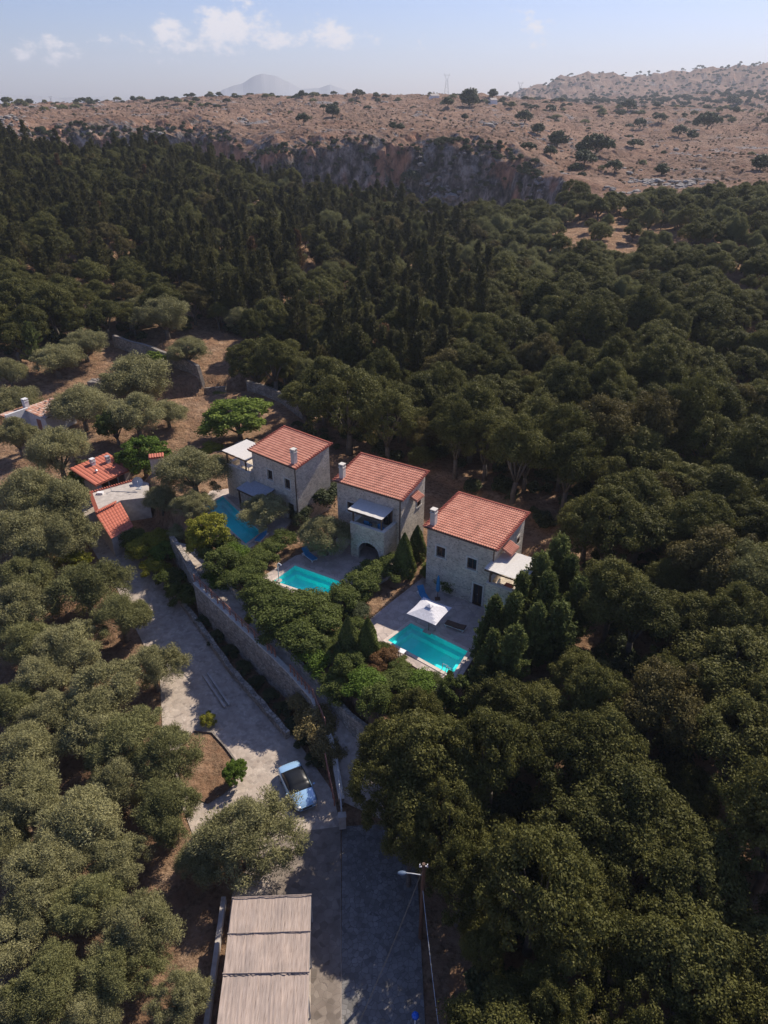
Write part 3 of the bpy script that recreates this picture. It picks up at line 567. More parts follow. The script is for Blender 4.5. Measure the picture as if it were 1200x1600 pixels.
# ------------------------------------------------------------------ decks and pools
def deck(i):
    z = ZG[i]; outer = DECK[i]; inner = POOL[i]
    bm = bmesh.new()
    def loop(P): vs = [bm.verts.new((p[0], p[1], z)) for p in P]; return [bm.edges.new((vs[k], vs[(k + 1) % len(vs)])) for k in range(len(vs))]
    e = loop(outer) + loop(inner); bmesh.ops.triangle_fill(bm, edges=e, use_beauty=True)
    for f in bm.faces:
        if f.normal.z < 0: f.normal_flip()
    r = bmesh.ops.extrude_face_region(bm, geom=bm.faces[:]); 
    for g in r['geom']:
        if isinstance(g, bmesh.types.BMVert): g.co.z += 0
    for v in bm.verts: pass
    low = [v for v in bm.verts if v not in set(g for g in r['geom'] if isinstance(g, bmesh.types.BMVert))]
    for v in low: v.co.z = z - .5
    bmesh.ops.recalc_face_normals(bm, faces=bm.faces[:])
    me = bpy.data.meshes.new('pool_terrace'); bm.to_mesh(me); bm.free(); me.materials.append(M['deck']); o = bpy.data.objects.new('pool_terrace', me); col.objects.link(o); tag(o, kind='structure')
    c = np.mean(inner, 0); inner = [np.array(p) for p in inner]; n = 4
    area = sum(inner[k][0] * inner[(k + 1) % 4][1] - inner[(k + 1) % 4][0] * inner[k][1] for k in range(4))
    if area < 0: inner = inner[::-1]
    def inset(d):
        out = []
        for k in range(4):
            a, b, c_ = inner[k - 1], inner[k], inner[(k + 1) % 4]; u = (b - a) / np.linalg.norm(b - a); v = (c_ - b) / np.linalg.norm(c_ - b); nu = np.array([-u[1], u[0]]); nv = np.array([-v[1], v[0]])
            out.append(b + (nu + nv) / (1 + nu @ nv) * d)
        return out
    lab = {3: 'rectangular turquoise pool beside the white parasol', 2: 'rectangular teal pool in front of the middle villa', 1: 'turquoise pool half hidden by an olive tree below the far villa'}[i]
    root = empty('swimming_pool', (c[0], c[1], z), 0, lab, 'pool', 'swimming pools of the villas')
    L = lambda P: [(p[0] - c[0], p[1] - c[1]) for p in P]
    b = MB(); I = L(inset(.02)); I2 = L(inset(.5)); n = 4
    vs = [(x, y, .04) for x, y in I] + [(x, y, -.55) for x, y in I] + [(x, y, -.55) for x, y in I2] + [(x, y, -1.0) for x, y in I2]
    fs = [((k + 1) % 4 + s, k + s, k + s + 4, (k + 1) % 4 + s + 4) for s in (0, 4, 8) for k in range(4)] + [(12, 13, 14, 15)]
    b.add(vs, fs); b.build('basin', M['pooltile'], root)
    w = MB(); I3 = L(inset(.03)); w.add([(x, y, -.13) for x, y in I3], [(0, 1, 2, 3)]); w.build('pool_water', M['water'], root)
    cp = MB(); O = L(inset(-.32)); I4 = L(inset(-.0))
    vs = [(x, y, .05) for x, y in O] + [(x, y, .05) for x, y in I4] + [(x, y, -.04) for x, y in O] + [(x, y, -.1) for x, y in I4]
    fs = [(k, (k + 1) % 4, (k + 1) % 4 + 4, k + 4) for k in range(4)] + [(k + 8, (k + 1) % 4 + 8, (k + 1) % 4, k) for k in range(4)] + [(k + 4, (k + 1) % 4 + 4, (k + 1) % 4 + 12, k + 12) for k in range(4)]
    cp.add(vs, fs); cp.build('coping', M['coping'], root)
    if i == 3:
        p = inset(.0)[[k for k in range(4)][int(np.argmax([q[0] - q[1] for q in inner]))]] - c; ld = MB(); q = (p[0] - .35, p[1] + .35)
        for s in (0, .45): ld.tube([(q[0] - s * .6 + .35, q[1] + s * .8 - .3, 0.05), (q[0] - s * .6 + .3, q[1] + s * .8 - .25, .7), (q[0] - s * .6 - .1, q[1] + s * .8, .7), (q[0] - s * .6 - .2, q[1] + s * .8 + .05, -.5)], .03, 6)
        ld.build('ladder', M['metal'], root)
for i in (1, 2, 3): deck(i)
# ------------------------------------------------------------------ parasols and furniture
def parasol(loc, rz, w, z, label, tilt=0):
    root = empty('parasol', loc, rz, label, 'parasol'); h = w / 2
    b = MB(); n = 10; vs = []; 
    for j in range(n + 1):
        for i in range(n + 1):
            u, v = i / n * 2 - 1, j / n * 2 - 1; m = max(abs(u), abs(v)); edge = 1 - .05 * (1 - min(abs(u), abs(v)) ** 2) * m
            vs.append((u * h * edge, v * h * edge, z - .62 * m ** .85 - .03 * m * (1 - min(abs(u), abs(v)))))
    fs = [(j * (n + 1) + i, j * (n + 1) + i + 1, (j + 1) * (n + 1) + i + 1, (j + 1) * (n + 1) + i) for j in range(n) for i in range(n)]
    k = len(vs); b.add(vs + [(x, y, q - .03) for x, y, q in vs], fs + [tuple(q + k for q in f[::-1]) for f in fs]); cn = b.build('canopy', M['parasol'], root)
    t = MB(); t.add([(-.28, -.28, z - .06), (.28, -.28, z - .06), (.28, .28, z - .06), (-.28, .28, z - .06), (0, 0, z + .12)], [(0, 1, 4), (1, 2, 4), (2, 3, 4), (3, 0, 4)]); t.build('vent', M['parasol'], cn)
    p = MB(); p.tube([(0, 0, .1), (0, 0, z - .05)], .035); p.build('pole', M['wood'], root); q = MB(); q.box(-.4, .4, -.4, .4, 0, .1); q.build('base', M['render'], root)
    r = MB()
    for sx in (-1, 1):
        for sy in (-1, 1): r.tube([(0, 0, z - .12), (sx * h * .93, sy * h * .93, z - .70)], .018, 5)
    r.build('rib', M['wood'], cn); return root
pc = at(671, 953, ZG[3] + 2.4); parasol((pc[0], pc[1], ZG[3]), R(-33.2), 2.95, 2.95, 'open white square parasol beside the nearest pool')
def folded_parasol(loc, label):
    root = empty('folded_parasol', loc, 0, label, 'parasol'); b = MB(); b.tube([(0, 0, .9), (0, 0, 1.1), (0, 0, 1.9), (0, 0, 2.5), (0, 0, 2.8)], [.10, .2, .17, .12, .02], 9); b.build('canopy', M['bluecloth'], root)
    p = MB(); p.tube([(0, 0, 0), (0, 0, .95)], .03); p.box(-.25, .25, -.25, .25, 0, .08); p.build('pole', M['wood'], root)
folded_parasol(vloc(v3, 2.1, -1.3), 'folded blue parasol standing before the facade of the nearest villa')
def lounger(loc, rz, mat, label, back=.55):
    root = empty('sun_lounger', loc, rz, label, 'sun lounger'); b = MB(); b.box(-.32, .32, -.95, .35, .28, .38)
    b.add([(-.32, .35, .28), (.32, .35, .28), (.32, .95, .28 + back), (-.32, .95, .28 + back), (-.32, .33, .38), (.32, .33, .38), (.32, .92, .38 + back), (-.32, .92, .38 + back)], [(0, 3, 2, 1), (4, 5, 6, 7), (0, 1, 5, 4), (1, 2, 6, 5), (2, 3, 7, 6), (3, 0, 4, 7)])
    b.build('mattress', mat, root); f = MB(); f.box(-.34, .34, -.97, .95, .22, .277); f.build('frame', M['white'], root)
    for x in (-.3, .3):
        for y in (-.85, .8): l = MB(); l.box(x - .03, x + .03, y - .03, y + .03, 0, .22); l.build('leg', M['white'], root)
lounger(vloc(v3, .9, -1.9), R(20), M['bluecloth'], 'blue sun lounger under the left corner of the nearest villa')
lounger(vloc(v3, 8.2, -3.0), R(-30), M['bluecloth'], 'blue sun lounger in front of the arch of the nearest villa')
lounger(vloc(v3, 5.6, -4.2), R(-120), M['wood'], 'dark lounger in the shade between pool and nearest villa', .1)
p_ = at(484, 872, ZG[2]); lounger((p_[0], p_[1], ZG[2]), R(40), M['bluecloth'], 'blue sun lounger at the far corner of the middle pool')
p_ = at(409, 842, ZG[1]); lounger((p_[0], p_[1], ZG[1]), R(-20), M['bluecloth'], 'blue lounger at the corner of the far pool')
def chair(loc, rz, mat, label, group=None):
    root = empty('armchair', loc, rz, label, 'chair', group); b = MB(); b.box(-.3, .3, -.3, .3, .3, .45); b.build('seat', mat, root); c = MB(); c.box(-.3, .3, .22, .34, .452, .95); c.build('backrest', mat, root)
    for x in (-.27, .27):
        for y in (-.27, .27): l = MB(); l.box(x - .025, x + .025, y - .025, y + .025, 0, .3); l.build('leg', M['wood'], root)
def table(loc, rz, w, d, mat, label):
    root = empty('table', loc, rz, label, 'table'); b = MB(); b.box(-w / 2, w / 2, -d / 2, d / 2, .68, .73); b.build('tabletop', mat, root)
    for x in (-w / 2 + .08, w / 2 - .08):
        for y in (-d / 2 + .08, d / 2 - .08): l = MB(); l.box(x - .03, x + .03, y - .03, y + .03, 0, .68); l.build('leg', M['wood'], root)
chair(vloc(v3, 8.2, -.7, 3.2), R(60), M['white'], 'pale chair on the balcony of the nearest villa, left of the table')
chair(vloc(v3, 9.7, -.8, 3.2), R(-120), M['white'], 'pale chair on the balcony of the nearest villa, right of the table')
table(vloc(v3, 8.9, -.7, 3.2), R(-33), .8, .7, M['terracotta'], 'reddish table on the balcony of the nearest villa')
chair(vloc(v2, 4.6, -1.2, 3.1), R(150), M['bluecloth'], 'blue chair on the canopied balcony of the middle villa')
chair(vloc(v2, 6.3, -1.2, 3.1), R(40), M['bluecloth'], 'second blue chair, nearer the house corner on the middle balcony')
chair(vloc(v1, -3.0, .6, 3.3), R(-39), M['white'], 'white chair at the outer end of the far villa roof terrace')
table(vloc(v1, -2.0, .8, 3.3), R(-39), 1.3, .8, M['white'], 'white table on the roof terrace of the far villa')
chair(vloc(v1, -1.0, 1.0, 3.3), R(-39), M['white'], 'white chair nearest the house wall on the far villa roof terrace')
p_ = at(628, 1027, ZG[3]); table((p_[0], p_[1], ZG[3]), R(-33), .6, .5, M['white'], 'small white table on the near edge of the nearest pool')
def shower(loc, label):
    root = empty('pool_shower', loc, 0, label, 'shower'); b = MB(); b.tube([(0, 0, 0), (0, 0, 2.0), (.1, -.05, 2.15), (.3, -.12, 2.1)], .05); b.build('pipe', M['white'], root); c = MB(); c.tube([(.3, -.12, 2.08), (.3, -.12, 2.0)], [.04, .12]); c.build('shower_head', M['metal'], root)
    d = MB(); d.tube([(0, 0, 0), (0, 0, .1)], .3, 12); d.build('foot', M['render'], root)
p_ = at(436, 908, ZG[2]); shower((p_[0], p_[1], ZG[2]), 'white pool shower at the left corner of the middle pool')
# ------------------------------------------------------------------ walls
def wall_strip(name, pts, tops, bots, t, mat, label, cat='wall', cap=None, group=None):
    # free polyline wall with varying heights
    P = [np.array(p[:2], float) for p in pts]; n = len(P); nor = []
    for i in range(n):
        d = P[min(i + 1, n - 1)] - P[max(i - 1, 0)]; d /= np.linalg.norm(d); nor.append(np.array([-d[1], d[0]]))
    o0 = np.array([P[0][0], P[0][1], 0]); vs = []
    for p, q, a, b in zip(P, nor, tops, bots):
        for s, z in ((-1, b), (1, b), (1, a), (-1, a)): vs.append((p[0] + q[0] * s * t / 2 - o0[0], p[1] + q[1] * s * t / 2 - o0[1], z))
    fs = [(i * 4 + k, i * 4 + (k + 1) % 4, i * 4 + 4 + (k + 1) % 4, i * 4 + 4 + k) for i in range(n - 1) for k in range(4)] + [(3, 2, 1, 0), tuple((n - 1) * 4 + k for k in range(4))]
    b_ = MB(); b_.add(vs, [f[::-1] for f in fs])
    if cap is None: o = b_.build(name, mat); o.location = (o0[0], o0[1], 0); return tag(o, label, cat, group)
    root = empty(name, (o0[0], o0[1], 0), 0, label, cat, group); b_.build('masonry', mat, root)
    c = MB(); vs = []
    for p, q, a in zip(P, nor, tops):
        for s, z in ((-1, a + .005), (1, a + .005), (1, a + .10), (-1, a + .10)): vs.append((p[0] + q[0] * s * (t / 2 + .05) - o0[0], p[1] + q[1] * s * (t / 2 + .05) - o0[1], z))
    c.add(vs, [f[::-1] for f in fs]); c.build('coping', cap, root); return root
def refine(pts, n=6):
    out = []
    for i in range(len(pts) - 1):
        for k in range(n): out.append(np.array(pts[i]) * (1 - k / n) + np.array(pts[i + 1]) * k / n)
    return out + [np.array(pts[-1])]
WT = refine(WALLTOP[1:], 6); wt_top = [float(path_z(p[1])) + .25 for p in WT]; wt_bot = [float(drive_z(p[1])) - .5 for p in WT]
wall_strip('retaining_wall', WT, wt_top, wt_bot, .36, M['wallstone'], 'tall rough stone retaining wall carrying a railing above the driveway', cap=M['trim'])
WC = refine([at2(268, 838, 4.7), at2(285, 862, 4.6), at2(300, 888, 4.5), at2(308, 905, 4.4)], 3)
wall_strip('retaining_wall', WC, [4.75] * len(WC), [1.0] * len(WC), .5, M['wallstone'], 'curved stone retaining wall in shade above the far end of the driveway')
PW = refine([at2(*p, z) for p, z in [((345, 893), 4.9), ((392, 955), 4.8), ((452, 1015), 4.5), ((505, 1068), 3.9), ((548, 1120), 3.6), ((600, 1165), 3.2)]], 4)
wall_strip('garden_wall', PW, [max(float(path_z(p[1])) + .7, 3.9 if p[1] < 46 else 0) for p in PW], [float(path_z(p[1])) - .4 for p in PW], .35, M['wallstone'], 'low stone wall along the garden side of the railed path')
LW = refine([at2(262, 915, .7), at2(300, 965, .5), at2(325, 1000, .4), at2(365, 1055, .3), at2(405, 1098, .3), at2(450, 1150, .3)], 6)
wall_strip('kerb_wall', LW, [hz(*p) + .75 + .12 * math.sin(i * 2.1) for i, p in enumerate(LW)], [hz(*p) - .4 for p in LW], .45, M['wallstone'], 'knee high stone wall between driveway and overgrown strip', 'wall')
FW = refine([at2(180, 541, 9.5), at2(240, 552, 9.3), at2(292, 566, 9), at2(322, 578, 8.8), at2(350, 583, 8.7)], 5)
wall_strip('field_wall', FW, [hz(*p) + 1.9 for p in FW], [hz(*p) - .5 for p in FW], .5, M['wallstone'], 'long grey stone terrace wall above the field at left', cap=M['stonegrey'])
FW = refine([at2(386, 592, 8.4), at2(412, 600, 8.2), at2(440, 612, 7.9), at2(474, 636, 7.5)], 5)
wall_strip('field_wall', FW, [hz(*p) + 1.6 for p in FW], [hz(*p) - .5 for p in FW], .5, M['wallstone'], 'short curved grey stone wall at the forest edge above the far villa')
FK = refine([at2(262, 702, 6), at2(300, 694, 6), at2(345, 690, 6.1), at2(380, 694, 6.1)], 3)
wall_strip('field_kerb', FK, [hz(*p) + .35 for p in FK], [hz(*p) - .3 for p in FK], .7, M['render'], 'pale concrete kerb crossing the field left of the far villa', 'kerb')
# railings
def railing(pts, zf, label, h=.9):
    o0 = pts[0]; root = empty('railing', (o0[0], o0[1], 0), 0, label, 'railing'); P = [(p[0] - o0[0], p[1] - o0[1], zf(p)) for p in pts]
    for k, (dz, r) in enumerate(((h, .04), (h * .62, .022), (h * .3, .022))):
        b = MB(); b.tube([(x, y, z + dz) for x, y, z in P], r, 6); b.build('handrail' if k == 0 else 'rail', M['brownmetal'], root)
    for i in range(0, len(P)):
        b = MB(); x, y, z = P[i]; b.box(x - .045, x + .045, y - .045, y + .045, z, z + h); b.build('post', M['brownmetal'], root)
seg = [p for p in WT if p[1] > 47.2]; railing(seg, lambda p: float(path_z(p[1])) + .345, 'red brown metal railing on the high end of the tall retaining wall')
seg = [p for p in WT if p[1] < 46.3 and p[1] > 40.6]; railing(seg, lambda p: float(path_z(p[1])) + .345, 'brown railing on the lower sloping end of the retaining wall')
# white edging along the kerb steps on the driveway
for j, (a, b) in enumerate((((318, 1058), (352, 1108)), ((325, 1055), (359, 1105)))):
    p, q = at2(*a, .05), at2(*b, .05); m = MB(); d = q - p; L_ = np.linalg.norm(d); m.box(0, L_, -.09, .09, 0, .16); o = m.build('kerb_step', M['render']); o.location = (p[0], p[1], hz(*p) + .02); o.rotation_euler = (0, 0, math.atan2(d[1], d[0]))
    tag(o, ['thin pale kerb step on the driveway, nearer the olive trees', 'thin pale kerb step on the driveway, nearer the retaining wall'][j], 'kerb')
bed = P0([(304, 1143), (332, 1146), (352, 1168), (370, 1192), (366, 1225), (350, 1240), (325, 1256), (290, 1240), (270, 1180)], .1)
drape('planting_bed', bed, M['ground'], .13)
BK = refine([at2(*p, .1) for p in [(304, 1143), (332, 1146), (352, 1168), (370, 1192)]], 3)
wall_strip('bed_kerb', BK, [hz(*p) + .28 for p in BK], [hz(*p) - .1 for p in BK], .14, M['stonegrey'], 'dark edging kerb round the bare earth bed by the driveway', 'kerb')
drape('field_track', P0([(95, 625), (140, 585), (200, 560), (215, 575), (165, 600), (135, 625)], 8), M['ground'], .06)

# ------------------------------------------------------------------ outbuildings
def solve_box(front_left, front_right, depth, z):
    a = at2(*front_left, z); b = at2(*front_right, z); d = b - a; return a, math.atan2(d[1], d[0]), float(np.linalg.norm(d)), depth
def red_shed():
    z0 = 3.6; a, ang, L, D = solve_box((150, 757), (203, 733), 4.2, z0 + 2.4)
    root = empty('tiled_shed', (a[0], a[1], z0), ang, 'open fronted shed with bright red sheet roof, two vents and a chimney', 'shed')
    w = MB(); w.box(0, .7, 0, .3, -1, 2.35); w.box(L - .9, L, 0, .3, -1, 2.35); w.box(0, .3, .3, D, -1, 2.35); w.box(L - .3, L, .3, D, -1, 2.35); w.box(.3, L - .3, D - .3, D, -1, 2.5); w.build('wall', M['render'], root)
    f = MB(); f.box(.3, L - .3, .3, D - .3, -.1, .05); f.build('floor', M['dark'], root)
    tile_roof(L, D, 2.45, .9, 'roof', root, M['terracotta'], .25, .5, 2.5, verge=False)
    for x in (L * .36, L * .62):
        p = MB(); p.box(x - .05, x + .05, .05, .15, -.2, 2.4); p.build('post', M['metal'], root)
    chimney(root, L * .45, D * .8, 3.15, .5, M['whitewash'], .25); chimney(root, L * .78, D * .62, 2.95, .6, M['metal'], .22)
    v = MB(); v.tube([(L * .3, D * .42, 2.8), (L * .3, D * .42, 3.2)], [.12, .12]); v.tube([(L * .3, D * .42, 3.2), (L * .3, D * .42, 3.3)], [.2, .05]); v.build('vent', M['metal'], root)
red_shed()
def flat_house():
    z0 = 3.0; a = at2(*(152, 800), z0 + 2.7); pts = [at2(*p, z0 + 2.7) for p in [(152, 800), (141, 770), (212, 750), (232, 755), (232, 777), (188, 782)]]
    root = empty('flat_roofed_building', (a[0], a[1], z0), 0, 'low grey building with flat concrete roof edged in red tiles', 'building')
    Lp = [(p[0] - a[0], p[1] - a[1]) for p in pts]; b = MB(); b.prism(Lp, -1.2, 2.6); b.build('wall', M['render'], root); r = MB(); r.prism([(x * 1.01, y * 1.01) for x, y in Lp], 2.605, 2.7); rf = r.build('roof', M['render'], root)
    t = MB()
    for i, j in ((0, 1), (1, 2)):
        p, q = np.array(Lp[i]), np.array(Lp[j]); L = np.linalg.norm(q - p); n = int(L / .28); d = (q - p) / L; m = np.array([-d[1], d[0]])
        for k in range(n + 1):
            c = p + (q - p) * k / n; t.tube([(c[0] - m[0] * .22, c[1] - m[1] * .22, 2.78), (c[0] + m[0] * .22, c[1] + m[1] * .22, 2.74)], .10, 6)
    p, q = np.array(Lp[0]), np.array(Lp[5]); n = 12
    for k in range(n):
        c = p + (q - p) * k / n * .85; t.tube([(c[0], c[1] - .2, 2.72), (c[0], c[1] + .25, 2.80)], .1, 6)
    t.build('tile_edging', M['terracotta'], rf)
    h = MB(); c = (Lp[1][0] + 1.3, Lp[1][1] - .3); h.box(c[0] - .35, c[0] + .35, c[1] - .2, c[1] + .25, 2.7, 2.95); h.build('roof_hatch', M['white'], rf)
    p = MB(); c = np.array(Lp[2]) * .6 + np.array(Lp[0]) * .4; p.tube([(c[0] - 1.2, c[1] + .2, 2.7), (c[0] - 1.2, c[1] + .2, 3.3), (c[0] - 1.0, c[1], 3.35)], .03); p.tube([(c[0] - 1.2, c[1] + .2, 2.74), (c[0] + 2, c[1] - .1, 2.74)], .03); p.build('pipe', M['metal'], rf)
    return z0
flat_house()
def dish():
    z = 5.7; p = at2(217, 764, z); root = empty('satellite_dish', (p[0], p[1], z), 0, 'grey satellite dish on the flat concrete roof', 'satellite dish')
    b = MB(); vs = []; nr, na = 6, 20; dirv = Vector((.3, -.85, .45)).normalized(); qt = dirv.to_track_quat('Z', 'Y')
    for i in range(nr + 1):
        for j in range(na):
            r = .62 * i / nr; v = Vector((r * math.cos(2 * math.pi * j / na), r * math.sin(2 * math.pi * j / na), .35 * r * r)); v = qt @ v; vs.append((v.x, v.y, v.z + .95))
    fs = [(i * na + j, i * na + (j + 1) % na, (i + 1) * na + (j + 1) % na, (i + 1) * na + j) for i in range(nr) for j in range(na)]; k = len(vs)
    b.add(vs + [(x, y, z_ - .025) for x, y, z_ in vs], fs + [tuple(q + k for q in f[::-1]) for f in fs]); b.build('reflector', M['metal'], root)
    m = MB(); m.tube([(0, .1, 0), (0, .12, .9)], .04); m.box(-.3, .3, -.2, .4, 0, .06); m.build('mast', M['metal'], root)
    c = MB(); e = qt @ Vector((0, 0, .6)); f = qt @ Vector((0, -.6, .1)); c.tube([(f.x, f.y, f.z + .95), (e.x, e.y, e.z + .95)], .02); c.sphere((e.x, e.y, e.z + .95), .07); c.build('receiver_arm', M['metal'], root)
dish()
def lower_roof():
    z0 = 2.0; pts = [at2(*p, z) for p, z in [((150, 801), 5.55), ((186, 784), 5.55), ((207, 822), 4.4), ((174, 840), 4.4)]]
    a = pts[3]; root = empty('tiled_lean_to', (a[0], a[1], z0), 0, 'lean-to with dark red tile roof sloping to the driveway', 'shed')
    P = [(p[0] - a[0], p[1] - a[1]) for p in pts]; zz = [3.5, 3.5, 2.36, 2.36]; w = MB(); w.prism(P, -1, [z - .12 for z in zz]); w.build('wall', M['render'], root)
    nx, ny = 60, 1; vs = []; p0, p1, p2, p3 = [np.array(p) for p in (P[3], P[2], P[1], P[0])]
    for j in range(9):
        for e in (0, 1):
            v = min(1, (j + e) / 9) * 1.06 - .05
            for i in range(nx + 1):
                u = i / nx * 1.08 - .04; q = (p0 * (1 - u) + p1 * u) * (1 - v) + (p3 * (1 - u) + p2 * u) * v; vs.append((q[0], q[1], 2.40 + 1.1 * v + .05 * abs(math.sin(i / nx * math.pi * 9)) ** .7 + (.04 if e == 0 else 0)))
    fs = [(j * (nx + 1) + i, j * (nx + 1) + i + 1, (j + 1) * (nx + 1) + i + 1, (j + 1) * (nx + 1) + i) for j in range(17) for i in range(nx)]
    b = MB(); b.add(vs, fs); b.build('roof', M['terracotta'], root)
lower_roof()
def gateposts():
    for j, (px, py) in enumerate(((141, 794), (128, 799))):
        p = at2(px, py, 3.2); b = MB(); b.box(-.45, .45, -.3, .3, -1, .9); b.box(-.5, .5, -.35, .35, .9, 1.0); o = b.build('gate_pillar', M['render']); o.location = (p[0], p[1], 2.2); o.rotation_euler = (0, 0, R(25)); tag(o, ['squat concrete pillar touching the flat roofed building', 'squat concrete pillar nearest the olive trees at the end of the driveway'][j], 'pillar')
gateposts()
def tile_ledge():
    p = at2(238, 742, 6.2); root = empty('roof_fragment', (p[0], p[1], hz(*p)), R(15), 'small red tiled canopy roof between satellite dish and olive tree', 'shed'); w = MB(); w.box(0, 1.5, 0, .4, 0, 2.2); w.build('wall', M['render'], root)
    t = tile_roof(1.6, .6, 2.25, .15, 'roof', root, M['terracotta'], .1, .3, .6, verge=False)
tile_ledge()
def old_shack():
    z0 = hz(*at2(75, 670, 5)); a = at2(70, 652, z0 + 2.6); b_ = at2(100, 641, z0 + 2.6); d = b_ - a; ang = math.atan2(d[1], d[0]); L = 4.6; D = 4.6
    root = empty('old_shack', (a[0], a[1], z0), ang, 'old whitewashed shack with patched rusty roof among the olive trees', 'shed')
    w = MB(); w.box(0, L, 0, .25, -1, 2.4); w.box(0, .25, .25, D, -1, 2.6); w.box(L - .25, L, .25, D, -1, 2.6); w.box(.25, L - .25, D - .25, D, -1, 2.7); w.build('wall', M['whitewash'], root)
    b = MB(); n = 40; vs = []
    for v in (0, .5, 1):
        for i in range(n + 1): vs.append((-.25 + (L + .5) * i / n, -.3 + (D + .5) * v, 2.5 + .45 * v + .05 * abs(math.sin(i * .8))))
    k = len(vs); fs = [(j * (n + 1) + i, j * (n + 1) + i + 1, (j + 1) * (n + 1) + i + 1, (j + 1) * (n + 1) + i) for j in range(2) for i in range(n)]; b.add(vs + [(x, y, z - .06) for x, y, z in vs], fs + [tuple(q + k for q in f[::-1]) for f in fs]); b.build('roof', M['rustroof'], root)
    p = MB(); p.box(-3.2, .25, D - .6, D - .3, -1, 3.1); p.build('side_wall', M['whitewash'], root); q = MB(); q.box(-3.2, .5, D - .3, D + 1.2, 2.7, 2.85); q.build('rear_roof', M['rustroof'], root)
    chimney(root, .5, D + .2, 2.9, .9, M['whitewash'], .32)
    dd = MB(); dd.box(-.03, .0, 1.2, 2.2, -.2, 1.9); dd.build('door', M['brownmetal'], root)
    for i, (x, y) in enumerate(((.4, .5), (.9, 1.4), (1.1, 2.6), (3.0, 3.9), (3.5, 3.6), (3.9, 4.1))):
        s = MB(); s.sphere((x, y, 2.72 + .1 * y), .16, 7, 5, (1.2, 1, .6)); s.build('stone_weight', M['stonegrey'], root)
old_shack()
def stone_heap():
    p = at2(157, 588, 8.5); z = hz(*p); root = empty('stone_cistern', (p[0], p[1], z), R(-12), 'low ruined stone cistern on the dry field', 'ruin'); b = MB(); b.box(-2, 2, -.9, .9, -.4, .8); b.build('masonry', M['stonegrey'], root)
    rng = random.Random(3); s = MB()
    for i in range(26): s.sphere((rng.uniform(-2, 2), rng.uniform(-.9, .9), .8), rng.uniform(.15, .35), 6, 4, (1.3, 1, .5))
    s.build('slab', M['stonegrey'], root)
    p = at2(215, 566, 8.8); s = MB()
    for i in range(30): s.sphere((rng.uniform(-3, 2), rng.uniform(-.5, .5), rng.uniform(0, .25)), rng.uniform(.12, .4), 6, 4, (1.4, 1, .6))
    o = s.build('rubble_heap', M['stonegrey']); o.location = (p[0], p[1], hz(*p)); tag(o, 'line of loose grey rubble beside the bright green bush in the field', 'stones')
stone_heap()
# ------------------------------------------------------------------ reed roofed carport
def carport():
    z = 2.7; c = [at2(*p, z) for p in ((364, 1403), (486, 1398), (480, 1640), (334, 1640))]; a = c[0]; root = empty('carport', (a[0], a[1], 0), 0, 'long carport roofed with pale reed matting at the bottom of the photo', 'carport')
    names = [0, .27, .545, 1.0]
    def pt(u, v): return (c[0] * (1 - u) + c[1] * u) * (1 - v) + (c[3] * (1 - u) + c[2] * u) * v - a
    for k in range(3):
        v0, v1 = names[k], names[k + 1] + .012; b = MB(); n = 40; vs = []
        rng = random.Random(k)
        for j, v in enumerate((v0, (v0 + v1) / 2, v1)):
            for i in range(n + 1):
                q = pt(i / n, v); vs.append((q[0], q[1] + (rng.uniform(-.05, .05) if j != 1 else 0), z + .03 * (3 - k) * 0 + .02 * (k % 2) + rng.uniform(0, .03) + (.03 if j == 2 else 0) - .05 * abs(math.sin(i / n * math.pi * 3)) * .6))
        m = len(vs); fs = [(j * (n + 1) + i, (j + 1) * (n + 1) + i, (j + 1) * (n + 1) + i + 1, j * (n + 1) + i + 1) for j in range(2) for i in range(n)]
        b.add(vs + [(x, y, q - .05) for x, y, q in vs], fs + [tuple(q + m for q in f[::-1]) for f in fs] + [(i, i + 1, i + 1 + m, i + m) for i in range(n)]); b.build('reed_mat', M['reed'], root)
    for v in (.272, .547, .004):
        p, q = pt(-.01, v), pt(1.01, v); b = MB(); b.tube([(p[0], p[1], z + .08), (q[0], q[1], z + .085)], .035, 6); b.build('batten', M['reed'], root)
    for u in (.01, .99):
        p, q = pt(u, 0.01), pt(u, .99); b = MB(); b.tube([(p[0], p[1], z - .12), (q[0], q[1], z - .12)], .06, 6); b.build('beam', M['metal'], root)
        for v in (.02, .35, .68, .98):
            p = pt(u, v); b = MB(); b.tube([(p[0], p[1], -.2), (p[0], p[1], z - .12)], .06, 6); b.build('post', M['metal'], root)
carport()
p, q = at2(362, 1405, .3), at2(332, 1640, .3)
wall_strip('low_wall', refine([p - [.5, 0], q - [.5, 0]], 4), [.6] * 5, [-.3] * 5, .3, M['render'], 'low rendered wall along the left side of the reed carport')
